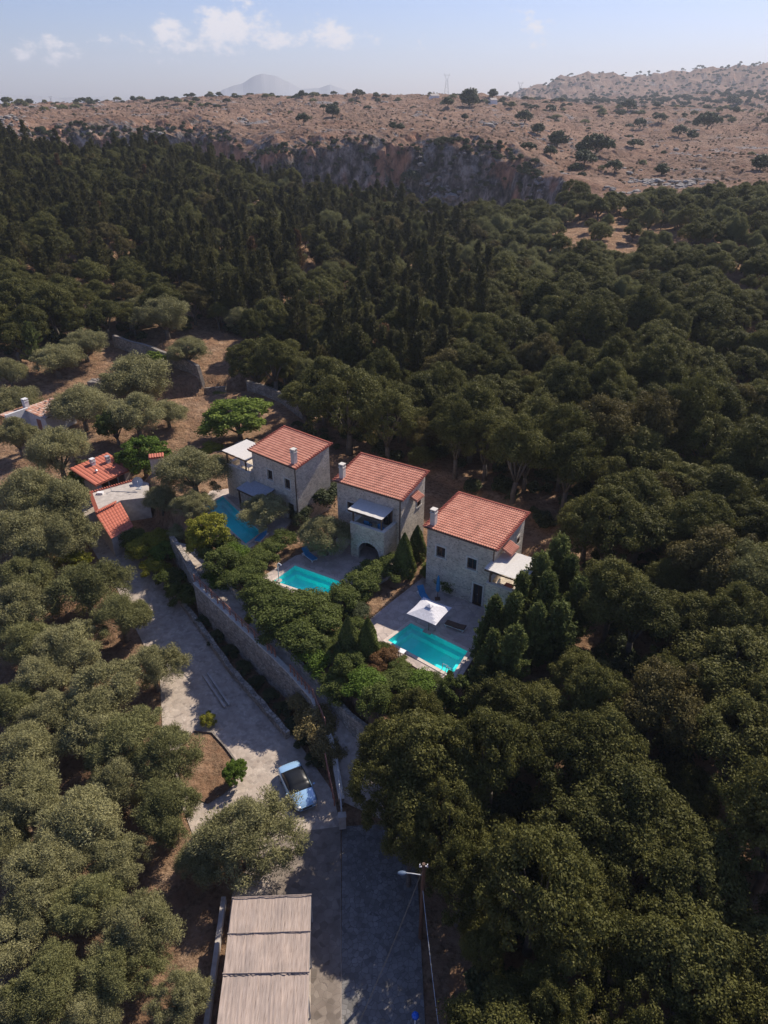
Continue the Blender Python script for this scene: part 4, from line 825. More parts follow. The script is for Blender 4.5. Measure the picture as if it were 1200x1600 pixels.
# ------------------------------------------------------------------ pole, lamp, wires
def pole():
    p = at2(657, 1478, 0); top = at(662, 1352, 7.6); base = np.array([top[0], top[1]]); z0 = hz(*base)
    root = empty('utility_pole', (base[0], base[1], z0), 0, 'tall wooden utility pole beside the road at the bottom', 'utility pole')
    b = MB(); b.tube([(0, 0, -.3), (0, 0, 7.6)], [.15, .10], 10); b.build('mast', M['wood'], root)
    c = MB(); c.tube([(-.25, 0, 7.3), (.25, .05, 7.3)], .04, 6)
    for x in (-.22, .22): c.tube([(x, 0, 7.3), (x, 0, 7.55)], [.05, .03], 6)
    c.build('insulator_bracket', M['white'], root)
    a = MB(); a.tube([(0, 0, 6.5), (-.7, -.05, 6.75), (-1.0, -.05, 6.8)], .03, 6); ar = a.build('lamp_arm', M['metal'], root)
    l = MB(); l.sphere((-1.25, -.05, 6.8), .24, 12, 8, (1.15, .6, .38)); l.build('lamp_head', plain('lamp_shell', (.07, .11, .18), .6), ar)
    for j, (e, lab) in enumerate((((690, 1640, 3.0), 'thin pale cable running from the utility pole down past the bottom edge'), ((560, 1600, 6.0), 'dark cable from the utility pole sagging across the road'))):
        q = at(*e); a0 = Vector((base[0], base[1], z0 + (5.2 if j == 0 else 7.3))); b0 = Vector(q); pts = []
        for i in range(13):
            t = i / 12; v = a0.lerp(b0, t); v.z -= 4 * .35 * t * (1 - t); pts.append(v - a0)
        m = MB(); m.tube(pts, .018, 5); o = m.build('cable', M['metal'] if j == 0 else M['dark']); o.location = a0; tag(o, lab, 'cable')
pole()
def globe():
    p = at2(649, 1588, .9); root = empty('globe_post', (p[0], p[1], hz(*p)), 0, 'bright blue globe on a short white post by the road edge', 'post')
    m, n, l, b = new_mat('blue_plastic'); b.inputs['Base Color'].default_value = (.01, .12, .62, 1); b.inputs['Roughness'].default_value = .25
    s = MB(); s.sphere((0, 0, .95), .22, 16, 12); s.build('globe', m, root, True); q = MB(); q.tube([(0, 0, 0), (0, 0, .78)], .05); q.build('post', M['white'], root)
globe()
def gate():
    a, b = at2(527, 1200, .9), at2(535, 1288, .2); z0 = .05; d = b - a; L = float(np.linalg.norm(d)); root = empty('metal_gate', (a[0], a[1], hz(*a)), math.atan2(d[1], d[0]), 'pale metal gate standing open edge-on between driveway and path', 'gate')
    f = MB(); f.tube([(0, 0, .1), (0, 0, 1.5), (L, 0, 1.5), (L, 0, .1), (0, 0, .1)], .045, 6); f.build('gate_frame', M['metal'], root)
    g = MB()
    for i in range(1, 16): g.tube([(L * i / 16, 0, .1), (L * i / 16, 0, 1.5)], .016, 4)
    g.build('bars', M['metal'], root)
    c = MB(); c.box(L, L + .4, -.25, .25, -.2, 1.1); c.box(L - .04, L + .44, -.29, .29, 1.1, 1.17); c.build('gate_pier', M['render'], root)
    t = at2(508, 1178, 2.3); e = at2(522, 1245, 1.6); P = [t * (1 - k / 6) + e * k / 6 for k in range(7)]
    railing(P, lambda p: float(path_z(p[1])) + .2, 'weathered timber fence beside the bougainvillea at the foot of the path', 1.0)
gate()
# ------------------------------------------------------------------ parked car
def car():
    r_ = at2(449, 1192, .8); f_ = at2(481, 1259, .8); d = f_ - r_; ang = math.atan2(d[1], d[0]); c = (r_ + f_) / 2; z0 = hz(*c) + .06
    root = empty('parked_car', (c[0], c[1], z0), ang, 'pale blue-silver saloon car with dark roof parked on the paved driveway', 'car')
    m, n, l, b = new_mat('car_paint'); b.inputs['Base Color'].default_value = (.34, .55, .78, 1); b.inputs['Metallic'].default_value = .3; b.inputs['Roughness'].default_value = .28; b.inputs['Coat Weight'].default_value = .6
    WS = 1.12
    st = [(-2.15, .62, .62, .30), (-2.08, .78, .86, .24), (-1.75, .84, .95, .22), (-1.2, .86, .98, .22), (-.3, .87, .97, .2), (.6, .87, .97, .2), (.95, .86, .96, .2), (1.5, .83, .86, .22), (1.95, .76, .74, .24), (2.12, .60, .58, .30)]
    vs = []; k = 14
    for (x, w, zt, zb) in st:
        w *= WS
        pr = [(-w * .9, zb), (-w, zb + .12), (-w * 1.0, zb + (zt - zb) * .55), (-w * .965, zt - .10), (-w * .86, zt - .015), (-w * .5, zt + .025), (-w * .17, zt + .035)]
        pr = pr + [(-a, b_) for a, b_ in pr[::-1]]
        vs += [(x, a, b_) for a, b_ in pr]
    fs = [(i * k + j, i * k + (j + 1) % k, (i + 1) * k + (j + 1) % k, (i + 1) * k + j) for i in range(len(st) - 1) for j in range(k)] + [tuple(range(k)), tuple((len(st) - 1) * k + j for j in range(k))[::-1]]
    b_ = MB(); b_.add(vs, fs); body = b_.build('body', m, root, True); s = body.modifiers.new('s', 'SUBSURF'); s.levels = 1; s.render_levels = 2
    g = MB(); st2 = [(-1.30, .66, .96, .97), (-.9, .70, .95, 1.36), (-.5, .70, .95, 1.43), (.2, .70, .95, 1.42), (.45, .69, .95, 1.32), (.92, .66, .95, .975)]; vs = []; k = 8
    for (x, w, zb, zt) in st2:
        w *= WS
        t = (zt - .95) / .48; pr = [(-w - .1, zb), (-w - .1 + .14 * t, zb + (zt - zb) * .75), (-w + .12 * t, zt - .02), (-w * .5, zt + .015)]; pr += [(-a, q) for a, q in pr[::-1]]; vs += [(x, a, q) for a, q in pr]
    fs = [(i * k + j, i * k + (j + 1) % k, (i + 1) * k + (j + 1) % k, (i + 1) * k + j) for i in range(len(st2) - 1) for j in range(k)] + [tuple(range(k)), tuple((len(st2) - 1) * k + j for j in range(k))[::-1]]
    gm, n2, l2, b2 = new_mat('car_glass'); b2.inputs['Base Color'].default_value = (.012, .014, .018, 1); b2.inputs['Roughness'].default_value = .35; b2.inputs['Specular IOR Level'].default_value = .25
    g.add(vs, fs); g.build('cabin', gm, root, True)
    for x in (-1.32, 1.35):
        for sy in (-1, 1):
            t = MB(); t.tube([(x, sy * .74, .31), (x, sy * .96, .31)], .31, 20); w = t.build('wheel', M['dark'], root); rm = MB(); rm.tube([(x, sy * .961, .31), (x, sy * .975, .31)], .19, 12); rm.build('rim', M['metal'], w)
    for sy in (-1, 1):
        h = MB(); h.sphere((2.0, sy * .60, .62), .16, 10, 8, (.7, 1, .6)); h.build('headlight', M['white'], root)
        h = MB(); h.sphere((-2.08, sy * .62, .72), .12, 10, 8, (.5, 1, .8)); h.build('tail_light', M['brownmetal'], root)
        h = MB(); h.sphere((.75, sy * 1.08, 1.0), .11, 10, 8, (.7, 1, .7)); h.build('mirror', m, root)
    h = MB(); h.box(2.05, 2.13, -.38, .38, .34, .52); h.build('grille', M['dark'], root, bevel=.02)
    h = MB(); h.box(-2.13, -2.10, -.26, .26, .48, .6); h.build('number_plate', M['white'], root)
car()
# ------------------------------------------------------------------ vegetation generators
def unit(a): return a / (np.linalg.norm(a, axis=-1, keepdims=True) + 1e-9)
def rdir(rng, n, up=0.0):
    d = unit(rng.normal(size=(n, 3))); d[:, 2] += up; return unit(d)
def leafquads(C, Nn, L, W, rng, along=None):
    n = len(C); t = rng.normal(size=(n, 3)) if along is None else along + rng.normal(size=(n, 3)) * .35
    t = unit(t - Nn * (t * Nn).sum(1, keepdims=True)); b = np.cross(Nn, t)
    l = (L * rng.uniform(.7, 1.3, n))[:, None]; w = (W * rng.uniform(.7, 1.3, n))[:, None]
    V = np.stack([C - t * l, C + b * w, C + t * l, C - b * w], 1).reshape(-1, 3); return V, np.arange(4 * n).reshape(-1, 4)
def puff_leaves(rng, P, pr, nl, L, W, up=.25, wisp=0, core=None, flat=.75):
    n = len(P); idx = np.repeat(np.arange(n), nl); d = rdir(rng, len(idx), up); rad = pr[idx] * (.25 + .95 * rng.beta(2.6, 1.6, len(idx)))
    C = P[idx] + d * rad[:, None] * np.array([1, 1, flat]); Nn = unit(d * (.9 if not wisp else .2) + rng.normal(size=d.shape) * .55 + np.array([0, 0, .25]))
    if core is not None:
        k = ((P[idx] - core) / 1.0); 
    V, F = leafquads(C, Nn, L, W, rng, along=(d + np.array([0, 0, .5])) * 1.2 if wisp else None)
    v = np.clip(rng.uniform(0, .45, n)[idx] + rng.uniform(0, .55, len(idx)), 0, 1); return V, F, v
def lobes(rng, R0, H, zc, nlobe, nper, lobe_r=.5, low=-.25):
    P = []; Lc = []
    for i in range(nlobe):
        a = i * 2.4 + rng.uniform(-.4, .4); e = rng.uniform(.0, .9) if i else 1.5; rr = R0 * (1 - lobe_r) * rng.uniform(.65, 1.3); Lc.append((rr * math.cos(a) * math.cos(e), rr * math.sin(a) * math.cos(e), zc + H * .5 * .62 * math.sin(e)))
    Lr = R0 * lobe_r * rng.uniform(.6, 1.25, nlobe)
    for c, r in zip(Lc, Lr):
        nper_ = nper; d = rdir(rng, nper_, .35); d = d[d[:, 2] > low]; p = np.array(c) + d * r * np.array([1, 1, .8]) * rng.uniform(.66, 1.08, (len(d), 1))
        keep = np.ones(len(p), bool)
        for c2, r2 in zip(Lc, Lr):
            if c2 is not c: keep &= np.linalg.norm((p - np.array(c2)) / np.array([1, 1, .8]), axis=1) > r2 * .72
        P.append(p[keep])
    return np.concatenate(P), np.array(Lc)
def trunk_mb(rng, targets, r0, h0, lean=.0, k=6):
    m = MB(); j = Vector((rng.uniform(-.1, .1), rng.uniform(-.1, .1), h0)); m.tube([(0, 0, -.6), (0.03, 0, h0 * .5), j], [r0 * 1.3, r0, r0 * .85], 8)
    for t in targets:
        t = Vector(t); mid = j.lerp(t, .5) + Vector(rng.uniform(-.25, .25, 3)); m.tube([j - Vector((0, 0, .1)), mid, t], [r0 * .55, r0 * .32, r0 * .1], k)
    return m
def cat(parts):
    Vs, Fs, vs = [], [], []; o = 0
    for V, F, v in parts: Vs.append(V); Fs.append(F + o); vs.append(v); o += len(V)
    return np.concatenate(Vs), np.concatenate(Fs), np.concatenate(vs)
def mb_quads(m):
    F = []
    for f in m.f:
        if len(f) == 4: F.append(f)
        elif len(f) == 3: F.append((f[0], f[1], f[2], f[2]))
        else:
            for i in range(1, len(f) - 1, 2):
                F.append((f[0], f[i], f[i + 1], f[i + 2] if i + 2 < len(f) else f[i + 1]))
    return np.array([tuple(p) for p in m.v], float), np.array([f for f in F if len(set(f)) == 4], int)
PROTO = {}
def make_proto(kind, i):
    rng = np.random.default_rng(hash((kind == 'oak', kind == 'olive', kind == 'conifer', kind == 'bush', kind == 'fir', kind == 'fig', i)) % 99991 + i * 17 + len(kind))
    rng = np.random.default_rng(1000 + 31 * i + sum(map(ord, kind)))
    if kind == 'oak':
        P, Lc = lobes(rng, 3.0, 5.5, 3.0, 6 + (i * 2) % 7, 46, [.5, .42, .56, .38, .46, .6][i % 6], -.6); pr = rng.uniform(.20, .58, len(P)); lv = puff_leaves(rng, P, pr, 165, .066, .040, .35)
        tr = trunk_mb(rng, Lc, .22, 1.5); hc, R0 = 3.3, 3.0
    elif kind == 'olive':
        P, Lc = lobes(rng, 3.0, 4.6, 2.6, 9 + i % 3, 26, .46, -.8); P = P + rng.normal(size=P.shape) * .12; pr = rng.uniform(.28, .78, len(P)); lv = puff_leaves(rng, P, pr, 330, .105, .024, .45, wisp=1, flat=1.0)
        tr = trunk_mb(rng, Lc, .26, 1.3); hc, R0 = 2.7, 3.0
    elif kind == 'fig':
        P, Lc = lobes(rng, 3.0, 4.4, 2.4, 9, 36, .5, -.8); pr = rng.uniform(.25, .6, len(P)); lv = puff_leaves(rng, P, pr, 120, .11, .08, .4)
        tr = trunk_mb(rng, Lc, .2, 1.0); hc, R0 = 2.9, 3.0
    elif kind == 'bush':
        P, Lc = lobes(rng, 1.0, 1.5, .55, 6, 12, .5, -.5); pr = rng.uniform(.20, .34, len(P)); lv = puff_leaves(rng, P, pr, 230, .046, .028, .2)
        tr = trunk_mb(rng, Lc, .05, .3); hc, R0 = .75, 1.0
    elif kind == 'scrub':
        P, Lc = lobes(rng, 1.0, 1.3, .5, 5, 9, .5, -.4); pr = rng.uniform(.25, .4, len(P)); lv = puff_leaves(rng, P, pr, 55, .11, .07, .2)
        tr = trunk_mb(rng, Lc, .06, .3); hc, R0 = .7, 1.0
    elif kind in ('conifer', 'fir'):
        H = 7.6 + .5 * i if kind == 'conifer' else 6.0; R0 = 2.1 + .25 * (i % 3) if kind == 'conifer' else 1.7; nb = 150 if kind == 'conifer' else 190; parts = []; t = rng.uniform(.08, 1, nb) ** .85; ph = rng.uniform(0, 6.28, nb)
        Ls = R0 * (1.02 - t) ** (.55 + .1 * (i % 3)) * rng.uniform(.4, 1.2, nb) + .12; m = 62 if kind == 'conifer' else 70
        s = rng.uniform(.25, 1.05, (nb, m)); x = Ls[:, None] * s; zz = t[:, None] * H + x * (.35 if kind == 'conifer' else .45) + s * s * .15; w = (1.1 - s) * .28
        px = x * np.cos(ph)[:, None] + rng.normal(size=s.shape) * w; py = x * np.sin(ph)[:, None] + rng.normal(size=s.shape) * w; C = np.stack([px, py, zz + rng.normal(size=s.shape) * .10], -1).reshape(-1, 3)
        out = unit(np.stack([np.cos(ph), np.sin(ph), .9 + 0 * ph], -1))[:, None, :].repeat(m, 1).reshape(-1, 3)
        V, F = leafquads(C, unit(rng.normal(size=C.shape) + np.array([0, 0, .8])), .15, .045, rng, along=out * 1.3)
        v = np.clip(rng.uniform(0, .5, nb)[:, None] + rng.uniform(0, .5, (nb, m)), 0, 1).reshape(-1); lv = (V, F, v)
        tr = MB(); tr.tube([(0, 0, -.5), (0, 0, H * .5), (0, 0, H * .98)], [.16, .10, .03], 6); hc = H * .5
    elif kind == 'cone':
        n = 9000; h = rng.uniform(0, 1, n) ** .8; a = rng.uniform(0, 6.28, n); rr = (1 - h) ** .8 * (h + .25) ** .2 * rng.uniform(.82, 1.04, n) * (1 + .1 * np.sin(a * 5 + h * 9)); C = np.stack([rr * np.cos(a), rr * np.sin(a), h * 3.0 + .1], -1)
        d = unit(np.stack([np.cos(a), np.sin(a), .5 + 0 * a], -1)); V, F = leafquads(C, unit(d + rng.normal(size=C.shape) * .4), .075, .035, rng); lv = (V, F, rng.uniform(0, 1, n)); tr = MB(); tr.tube([(0, 0, -.3), (0, 0, 1.5)], [.08, .04], 6); hc, R0 = 1.4, 1.0
    return dict(lv=lv, tr=tr, hc=hc, R0=R0, cache={})
def proto(kind, i):
    if (kind, i) not in PROTO: PROTO[(kind, i)] = make_proto(kind, i)
    return PROTO[(kind, i)]
def meshes(kind, i, mat, split):
    p = proto(kind, i); key = (mat, split)
    if key in p['cache']: return p['cache'][key]
    V, F, v = p['lv']
    if split: r = (qmesh(kind + '_crown', V, F, v, [LEAF[mat]]), p['tr'].mesh(kind + '_trunk', BARK, True))
    else:
        TV, TF = mb_quads(p['tr']); r = (qmesh(kind + '_tree', np.concatenate([V, TV]), np.concatenate([F, TF + len(V)]), np.concatenate([v, 0 * TF[:, 0]]), [LEAF[mat], BARK], np.concatenate([np.zeros(len(F)), np.ones(len(TF))])), None)
    p['cache'][key] = r; return r
NV = {'oak': 6, 'olive': 6, 'fig': 3, 'bush': 4, 'scrub': 3, 'conifer': 5, 'fir': 3, 'cone': 1}
NAMES = {'oak': 'oak_tree', 'olive': 'olive_tree', 'fig': 'fig_tree', 'bush': 'shrub', 'scrub': 'wild_shrub', 'conifer': 'cypress_tree', 'fir': 'young_conifer', 'cone': 'clipped_cypress'}
TREES = []
def put(kind, x, y, s, mat, label, category='tree', group=None, split=True, zs=1.0, name=None, z=None, var=None):
    i = random.randrange(NV[kind]) if var is None else var; z = hz(x, y) if z is None else z; rz = random.uniform(0, 6.28); a, b = meshes(kind, i, mat, split); nm = name or NAMES[kind]
    sc = (s * random.uniform(.88, 1.14), s * random.uniform(.88, 1.14), s * zs)
    if split:
        o = empty(nm, (x, y, z), rz); o.scale = sc; c = bpy.data.objects.new('crown', a); c.parent = o; col.objects.link(c); t = bpy.data.objects.new('trunk', b); t.parent = o; col.objects.link(t)
    else: o = bpy.data.objects.new(nm, a); o.location = (x, y, z); o.rotation_euler = (0, 0, rz); o.scale = sc; col.objects.link(o)
    tag(o, label, category, group); TREES.append((o, kind, mat)); return o
KF = {'olive': 1.12, 'oak': 1.12, 'bush': 1.32, 'fig': 1.0, 'cone': 1.15, 'fir': 1.25, 'conifer': 1.1, 'scrub': 1}
PLACED = []   # (x, y, radius) of hand placed plants
def plant(kind, px, py, rpx, mat, label, category='tree', group=None, zs=1.0, split=True, name=None, zbase=None):
    p = proto(kind, 0); z = 1.0; s = 1.0
    for _ in range(8):
        q = at(px, py, z); d = q[1] * math.cos(PITCH) - (q[2] - CAM_H) * math.sin(PITCH); s = KF[kind] * rpx * d / FPX / p['R0']
        g = hz(q[0], q[1]) if zbase is None else zbase; z = .5 * z + .5 * (g + p['hc'] * s * zs)
    PLACED.append((q[0], q[1], rpx * d / FPX)); return put(kind, q[0], q[1], s, mat, label, category, group, split, zs, name, g)
# ---- hand placed trees of the olive grove (crown centre and radius read off the photo)
LM = [((460, 1225), 'the parked car'), ((165, 735), 'the red sheet-roofed shed'), ((75, 640), 'the old shack'), ((420, 1480), 'the reed carport'), ((195, 770), 'the flat roofed building'), ((340, 1195), 'the bare planting bed'),
      ((190, 880), 'the far end of the driveway'), ((0, 1600), 'the lower left photo corner'), ((0, 1200), 'the middle of the left photo edge'), ((0, 1000), 'the left photo edge below the yellow bush'), ((240, 1000), 'the driveway bend'), ((155, 590), 'the stone cistern')]
ORD = ['nearest to it', 'second nearest to it', 'third nearest to it', 'fourth nearest to it', 'fifth nearest to it', 'sixth nearest to it', 'seventh nearest to it', 'eighth nearest to it', 'ninth nearest to it']
def autolabels(items, noun, LM=LM):
    # items (px, py, ...) -> unique phrases: noun + side of the closest landmark + rank
    out = [None] * len(items); b = {}
    for i, it in enumerate(items):
        j = min(range(len(LM)), key=lambda k: math.hypot(LM[k][0][0] - it[0], LM[k][0][1] - it[1])); dx, dy = it[0] - LM[j][0][0], it[1] - LM[j][0][1]
        s = ('right of' if dx > 0 else 'left of') if abs(dx) > abs(dy) else ('below' if dy > 0 else 'above'); b.setdefault((j, s), []).append((math.hypot(dx, dy), i))
    for (j, s), l in b.items():
        l.sort()
        for r, (d, i) in enumerate(l): out[i] = '%s %s %s%s' % (noun, s, LM[j][1], '' if len(l) == 1 else ', ' + ORD[min(r, 8)])
    return out
OL = [(48, 785, 52), (95, 800, 50), (35, 850, 55), (95, 850, 48), (22, 640, 36), (28, 685, 32), (92, 712, 46), (15, 585, 24), (42, 912, 44), (136, 926, 50), (35, 962, 50), (190, 968, 44), (112, 1020, 46), (37, 1010, 40),
      (240, 1048, 42), (70, 1062, 42), (165, 1085, 52), (85, 1120, 40), (140, 1140, 50), (38, 1185, 50), (15, 1110, 40), (200, 1165, 52), (265, 1190, 52), (190, 1228, 42), (265, 1268, 50), (45, 1265, 52), (130, 1300, 60), (75, 1360, 55),
      (180, 1352, 44), (60, 1420, 50), (140, 1420, 50), (20, 1475, 46), (222, 1462, 54), (185, 1525, 52), (75, 1545, 55), (285, 1562, 42), (140, 1590, 45), (20, 1590, 45), (320, 1340, 40), (10, 1330, 38)]
for (a, b, c), lab in zip(OL, autolabels(OL, 'olive tree')): plant('olive', a, b, c, 'olive' if b < 900 or (a * 7 + b) % 3 else 'olive_green', lab, 'tree', 'olive trees in the grove left of the driveway')
plant('olive', 382, 1312, 66, 'olive', 'large olive tree overhanging the front of the parked car', group=None, zs=.9)
OF = [(215, 598, 52), (128, 640, 42), (215, 655, 46), (262, 648, 26), (132, 540, 30), (88, 565, 32), (296, 575, 27), (302, 742, 48), (252, 782, 26), (412, 806, 36), (508, 842, 40), (258, 497, 40), (375, 500, 24), (215, 488, 26), (405, 515, 20), (300, 790, 25)]
OFL = ['largest grey green olive tree in the middle of the dry field', 'olive tree right beside the old shack', 'olive tree above the yellow green fig by the red shed', 'small olive tree at the edge of the open field', 'olive tree in front of the forest left of the field wall',
       'olive tree with a dark conifer at its left', 'small lone olive tree below the field wall', 'big silvery olive tree left of the far villa', 'olive tree hiding the end of the flat roofed building', 'dense olive tree overhanging the far pool', 'dense olive tree overhanging the middle pool',
       'silvery olive at the forest edge above the field wall', 'small pale olive beside bare branches at the forest edge', 'small olive in the forest edge left of the silvery one', 'tiny olive above the green oaks at the field wall', 'low olive between the big silvery olive and the pool']
for (a, b, c), lab in zip(OF, OFL): plant('olive', a, b, c, 'olive' if b > 640 else 'olive', lab, 'tree', 'olive trees around the villas and the dry field', zs=.82)
plant('scrub', 374, 480, 20, 'drygrass', 'bare grey branched shrub at the forest edge above the field', 'shrub', zs=1.5)
plant('conifer', 52, 545, 20, 'darkfir', 'dark conifer standing left of the field', zs=.9)
plant('fig', 372, 654, 56, 'bright', 'broad bright green tree above the far villa', zs=.68)
plant('fig', 180, 665, 34, 'hedge', 'dark green fig bush in front of the field olive trees'); plant('fig', 222, 712, 38, 'fig', 'yellow green fig tree right of the red shed'); plant('fig', 125, 752, 22, 'bright', 'fresh green shrub touching the left end of the red shed', 'shrub')
plant('fig', 240, 562, 18, 'bright', 'small bright green bush on the rubble below the field wall', 'shrub'); plant('fig', 115, 880, 27, 'yellow', 'yellow green bush among the olives at the driveway', 'shrub'); plant('fig', 365, 1207, 21, 'fig', 'little bright green tree at the corner of the bare planting bed', zs=1.3)
for (a, b, c, l) in [(400, 556, 40, 'green oak left of the forest edge above the bright tree'), (452, 566, 38, 'green oak at the forest edge above the curved wall'), (80, 482, 40, 'sunlit oak at the left above the field'), (25, 470, 40, 'sunlit oak touching the left photo edge above the field'), (22, 530, 30, 'oak below the sunlit oaks at the left edge'),
                     (545, 640, 62, 'large oak spreading behind the far and middle villas'), (625, 640, 45, 'oak behind the roof of the middle villa'), (500, 600, 34, 'oak between the curved wall and the large oak'), (655, 668, 32, 'oak right behind the middle villa roof')]: plant('oak', a, b, c, 'oak', l)
OV = [(600, 1175, 46), (650, 1130, 46), (612, 1255, 54), (690, 1180, 55), (640, 1330, 50), (700, 1290, 60), (720, 1385, 58), (760, 1480, 45)]
for (a, b, c), lab in zip(OV, autolabels(OV, 'big dark oak', [((534, 1250), 'the metal gate'), ((662, 1355), 'the utility pole')])): plant('oak', a, b, c, 'oak', lab, zs=1.45)
G = 'shrubs and hedges of the villa gardens'
SH = [('fig', 325, 832, 38, 'yellow', 'round yellow green tree at the left edge of the far pool'), ('bush', 340, 858, 22, 'hedge', 'green shrub on the near side of the far pool'), ('bush', 366, 868, 20, 'fig', 'light shrub at the lower end of the far pool'), ('bush', 352, 878, 26, 'hedge', 'dark shrub below the yellow green tree'), ('bush', 345, 905, 22, 'fig', 'small olive green shrub at the top of the railed path'),
      ('bush', 378, 905, 24, 'hedge', 'shrub between far and middle pools, lower end'), ('bush', 395, 880, 20, 'hedge', 'hedge shrub between far and middle pools, middle'), ('bush', 418, 862, 20, 'hedge', 'hedge shrub between far and middle pools, upper part'), ('bush', 440, 845, 18, 'hedge', 'hedge shrub between far and middle pools, upper end'),
      ('bush', 408, 932, 28, 'hedge', 'sunlit shrub just left of the middle pool'), ('bush', 430, 955, 34, 'hedge', 'broad shrub below the left corner of the middle pool'), ('bush', 470, 950, 34, 'hedge', 'broad shrub along the lower edge of the middle pool'), ('bush', 395, 965, 12, 'yellow', 'small yellow flowering shrub beside the railed path'), ('bush', 412, 990, 12, 'yellow', 'second yellow flowering shrub further down the railed path'),
      ('bush', 455, 990, 34, 'hedge', 'dense dark shrub beside the middle of the railed path'), ('bush', 495, 980, 30, 'hedge', 'dense shrub in the middle of the garden bank'), ('bush', 512, 962, 22, 'hedge', 'shrub under the right corner of the middle pool'), ('bush', 490, 1028, 27, 'fig', 'olive green shrub at the foot of the garden bank'),
      ('bush', 540, 935, 24, 'hedge', 'hedge shrub between middle and nearest pools, lower end'), ('bush', 560, 915, 24, 'hedge', 'hedge shrub between middle and nearest pools, centre'), ('bush', 585, 898, 22, 'hedge', 'hedge shrub between middle and nearest pools, upper part'), ('bush', 610, 885, 20, 'hedge', 'hedge shrub right below the arch of the middle villa'),
      ('cone', 632, 870, 22, 'hedge', 'tall dark conical cypress between middle and nearest villas'), ('cone', 652, 850, 17, 'darkfir', 'slimmer dark conical cypress at the corner of the nearest villa'), ('cone', 545, 995, 20, 'darkfir', 'dark conical cypress left of the nearest pool, upper one'), ('cone', 575, 1000, 22, 'hedge', 'rounded conical cypress at the corner of the nearest pool'),
      ('bush', 600, 1028, 17, 'rust', 'rust coloured round shrub below the nearest pool corner'), ('bush', 583, 1048, 12, 'rust', 'small reddish shrub left of the rust coloured one'), ('bush', 548, 1040, 24, 'hedge', 'shrub left of the small reddish shrub'), ('bush', 575, 1075, 30, 'fig', 'bright shrub below the nearest pool, left one'), ('bush', 615, 1070, 27, 'hedge', 'bright shrub below the nearest pool, middle one'), ('bush', 655, 1075, 26, 'fig', 'bright shrub below the nearest pool, right one'),
      ('bush', 685, 1068, 20, 'yellow', 'yellowish shrub at the lowest corner of the nearest pool'), ('bush', 530, 1075, 24, 'hedge', 'shrub above the foot of the railed path'), ('bush', 645, 1035, 10, 'hedge', 'small shrub against the near rim of the nearest pool'),
      ('bush', 705, 905, 20, 'hedge', 'dark round shrub before the facade of the nearest villa'), ('bush', 672, 890, 14, 'hedge', 'dark shrub at the left corner of the nearest villa'), ('bush', 486, 775, 34, 'scrub', 'spiky grey green shrub right of the far villa'), ('bush', 470, 800, 22, 'scrub', 'dark shrub below the far villa gable'),
      ('bush', 478, 1105, 22, 'flower', 'pink and green bougainvillea, upper one at the end of the tall wall'), ('bush', 500, 1140, 30, 'flower', 'pink and green bougainvillea, largest one by the ramp'), ('bush', 515, 1178, 22, 'flower', 'pink and green bougainvillea, lowest one above the gate'),
      ('bush', 205, 845, 22, 'hedge', 'creeper below the dark red lean-to roof'), ('bush', 232, 852, 24, 'yellow', 'yellowing vine at the end of the driveway'), ('bush', 258, 862, 20, 'fig', 'green vine between driveway and curved wall'), ('bush', 240, 888, 18, 'yellow', 'yellowing vine spilling onto the driveway kerb'), ('bush', 280, 832, 14, 'olive', 'small silvery bush at the top of the curved wall'),
      ('bush', 290, 930, 22, 'hedge', 'dark creeper at the corner of the tall retaining wall'), ('bush', 268, 905, 20, 'hedge', 'dark creeper hanging beside the curved wall'), ('bush', 330, 705, 16, 'yellow', 'yellow bush by the roof terrace of the far villa'), ('bush', 305, 712, 12, 'yellow', 'yellow bush on the dry ground above the silvery olive'),
      ('bush', 340, 620, 9, 'hedge', 'tiny green bush on the dry field above the bright tree'), ('bush', 325, 1125, 10, 'yellow', 'thin yellow sapling on the upper corner of the bare bed'), ('fig', 715, 1090, 40, 'hedge', 'green tree below the lowest corner of the nearest pool'), ('bush', 590, 1100, 26, 'hedge', 'shrub hanging over the low garden wall')]
for k, a, b, c, m_, l in SH: plant(k, a, b, c, m_, l, 'tree' if k in ('fig', 'cone') else 'shrub', G, zs=.72 if k == 'bush' and b < 1090 else 1)
STRIP = [(322, 970), (340, 994), (359, 1018), (380, 1043), (401, 1067), (421, 1087), (441, 1108), (459, 1132), (474, 1158), (494, 1188)]
STL = ['dark ground creeper at the base of the tall wall, %s along the strip' % w for w in ('uppermost', 'second', 'third', 'fourth', 'fifth', 'sixth', 'seventh', 'eighth', 'ninth', 'lowest')]
for (a, b), l in zip(STRIP, STL): plant('bush', a, b, 12, 'scrub', l, 'shrub', 'creepers in the strip below the tall wall', zs=.6)
BANK = [(345, 900), (400, 885), (470, 948), (560, 935), (600, 1008), (700, 1078), (690, 1100), (560, 1105), (480, 1045), (395, 978)]
random.seed(4); nb_ = 0
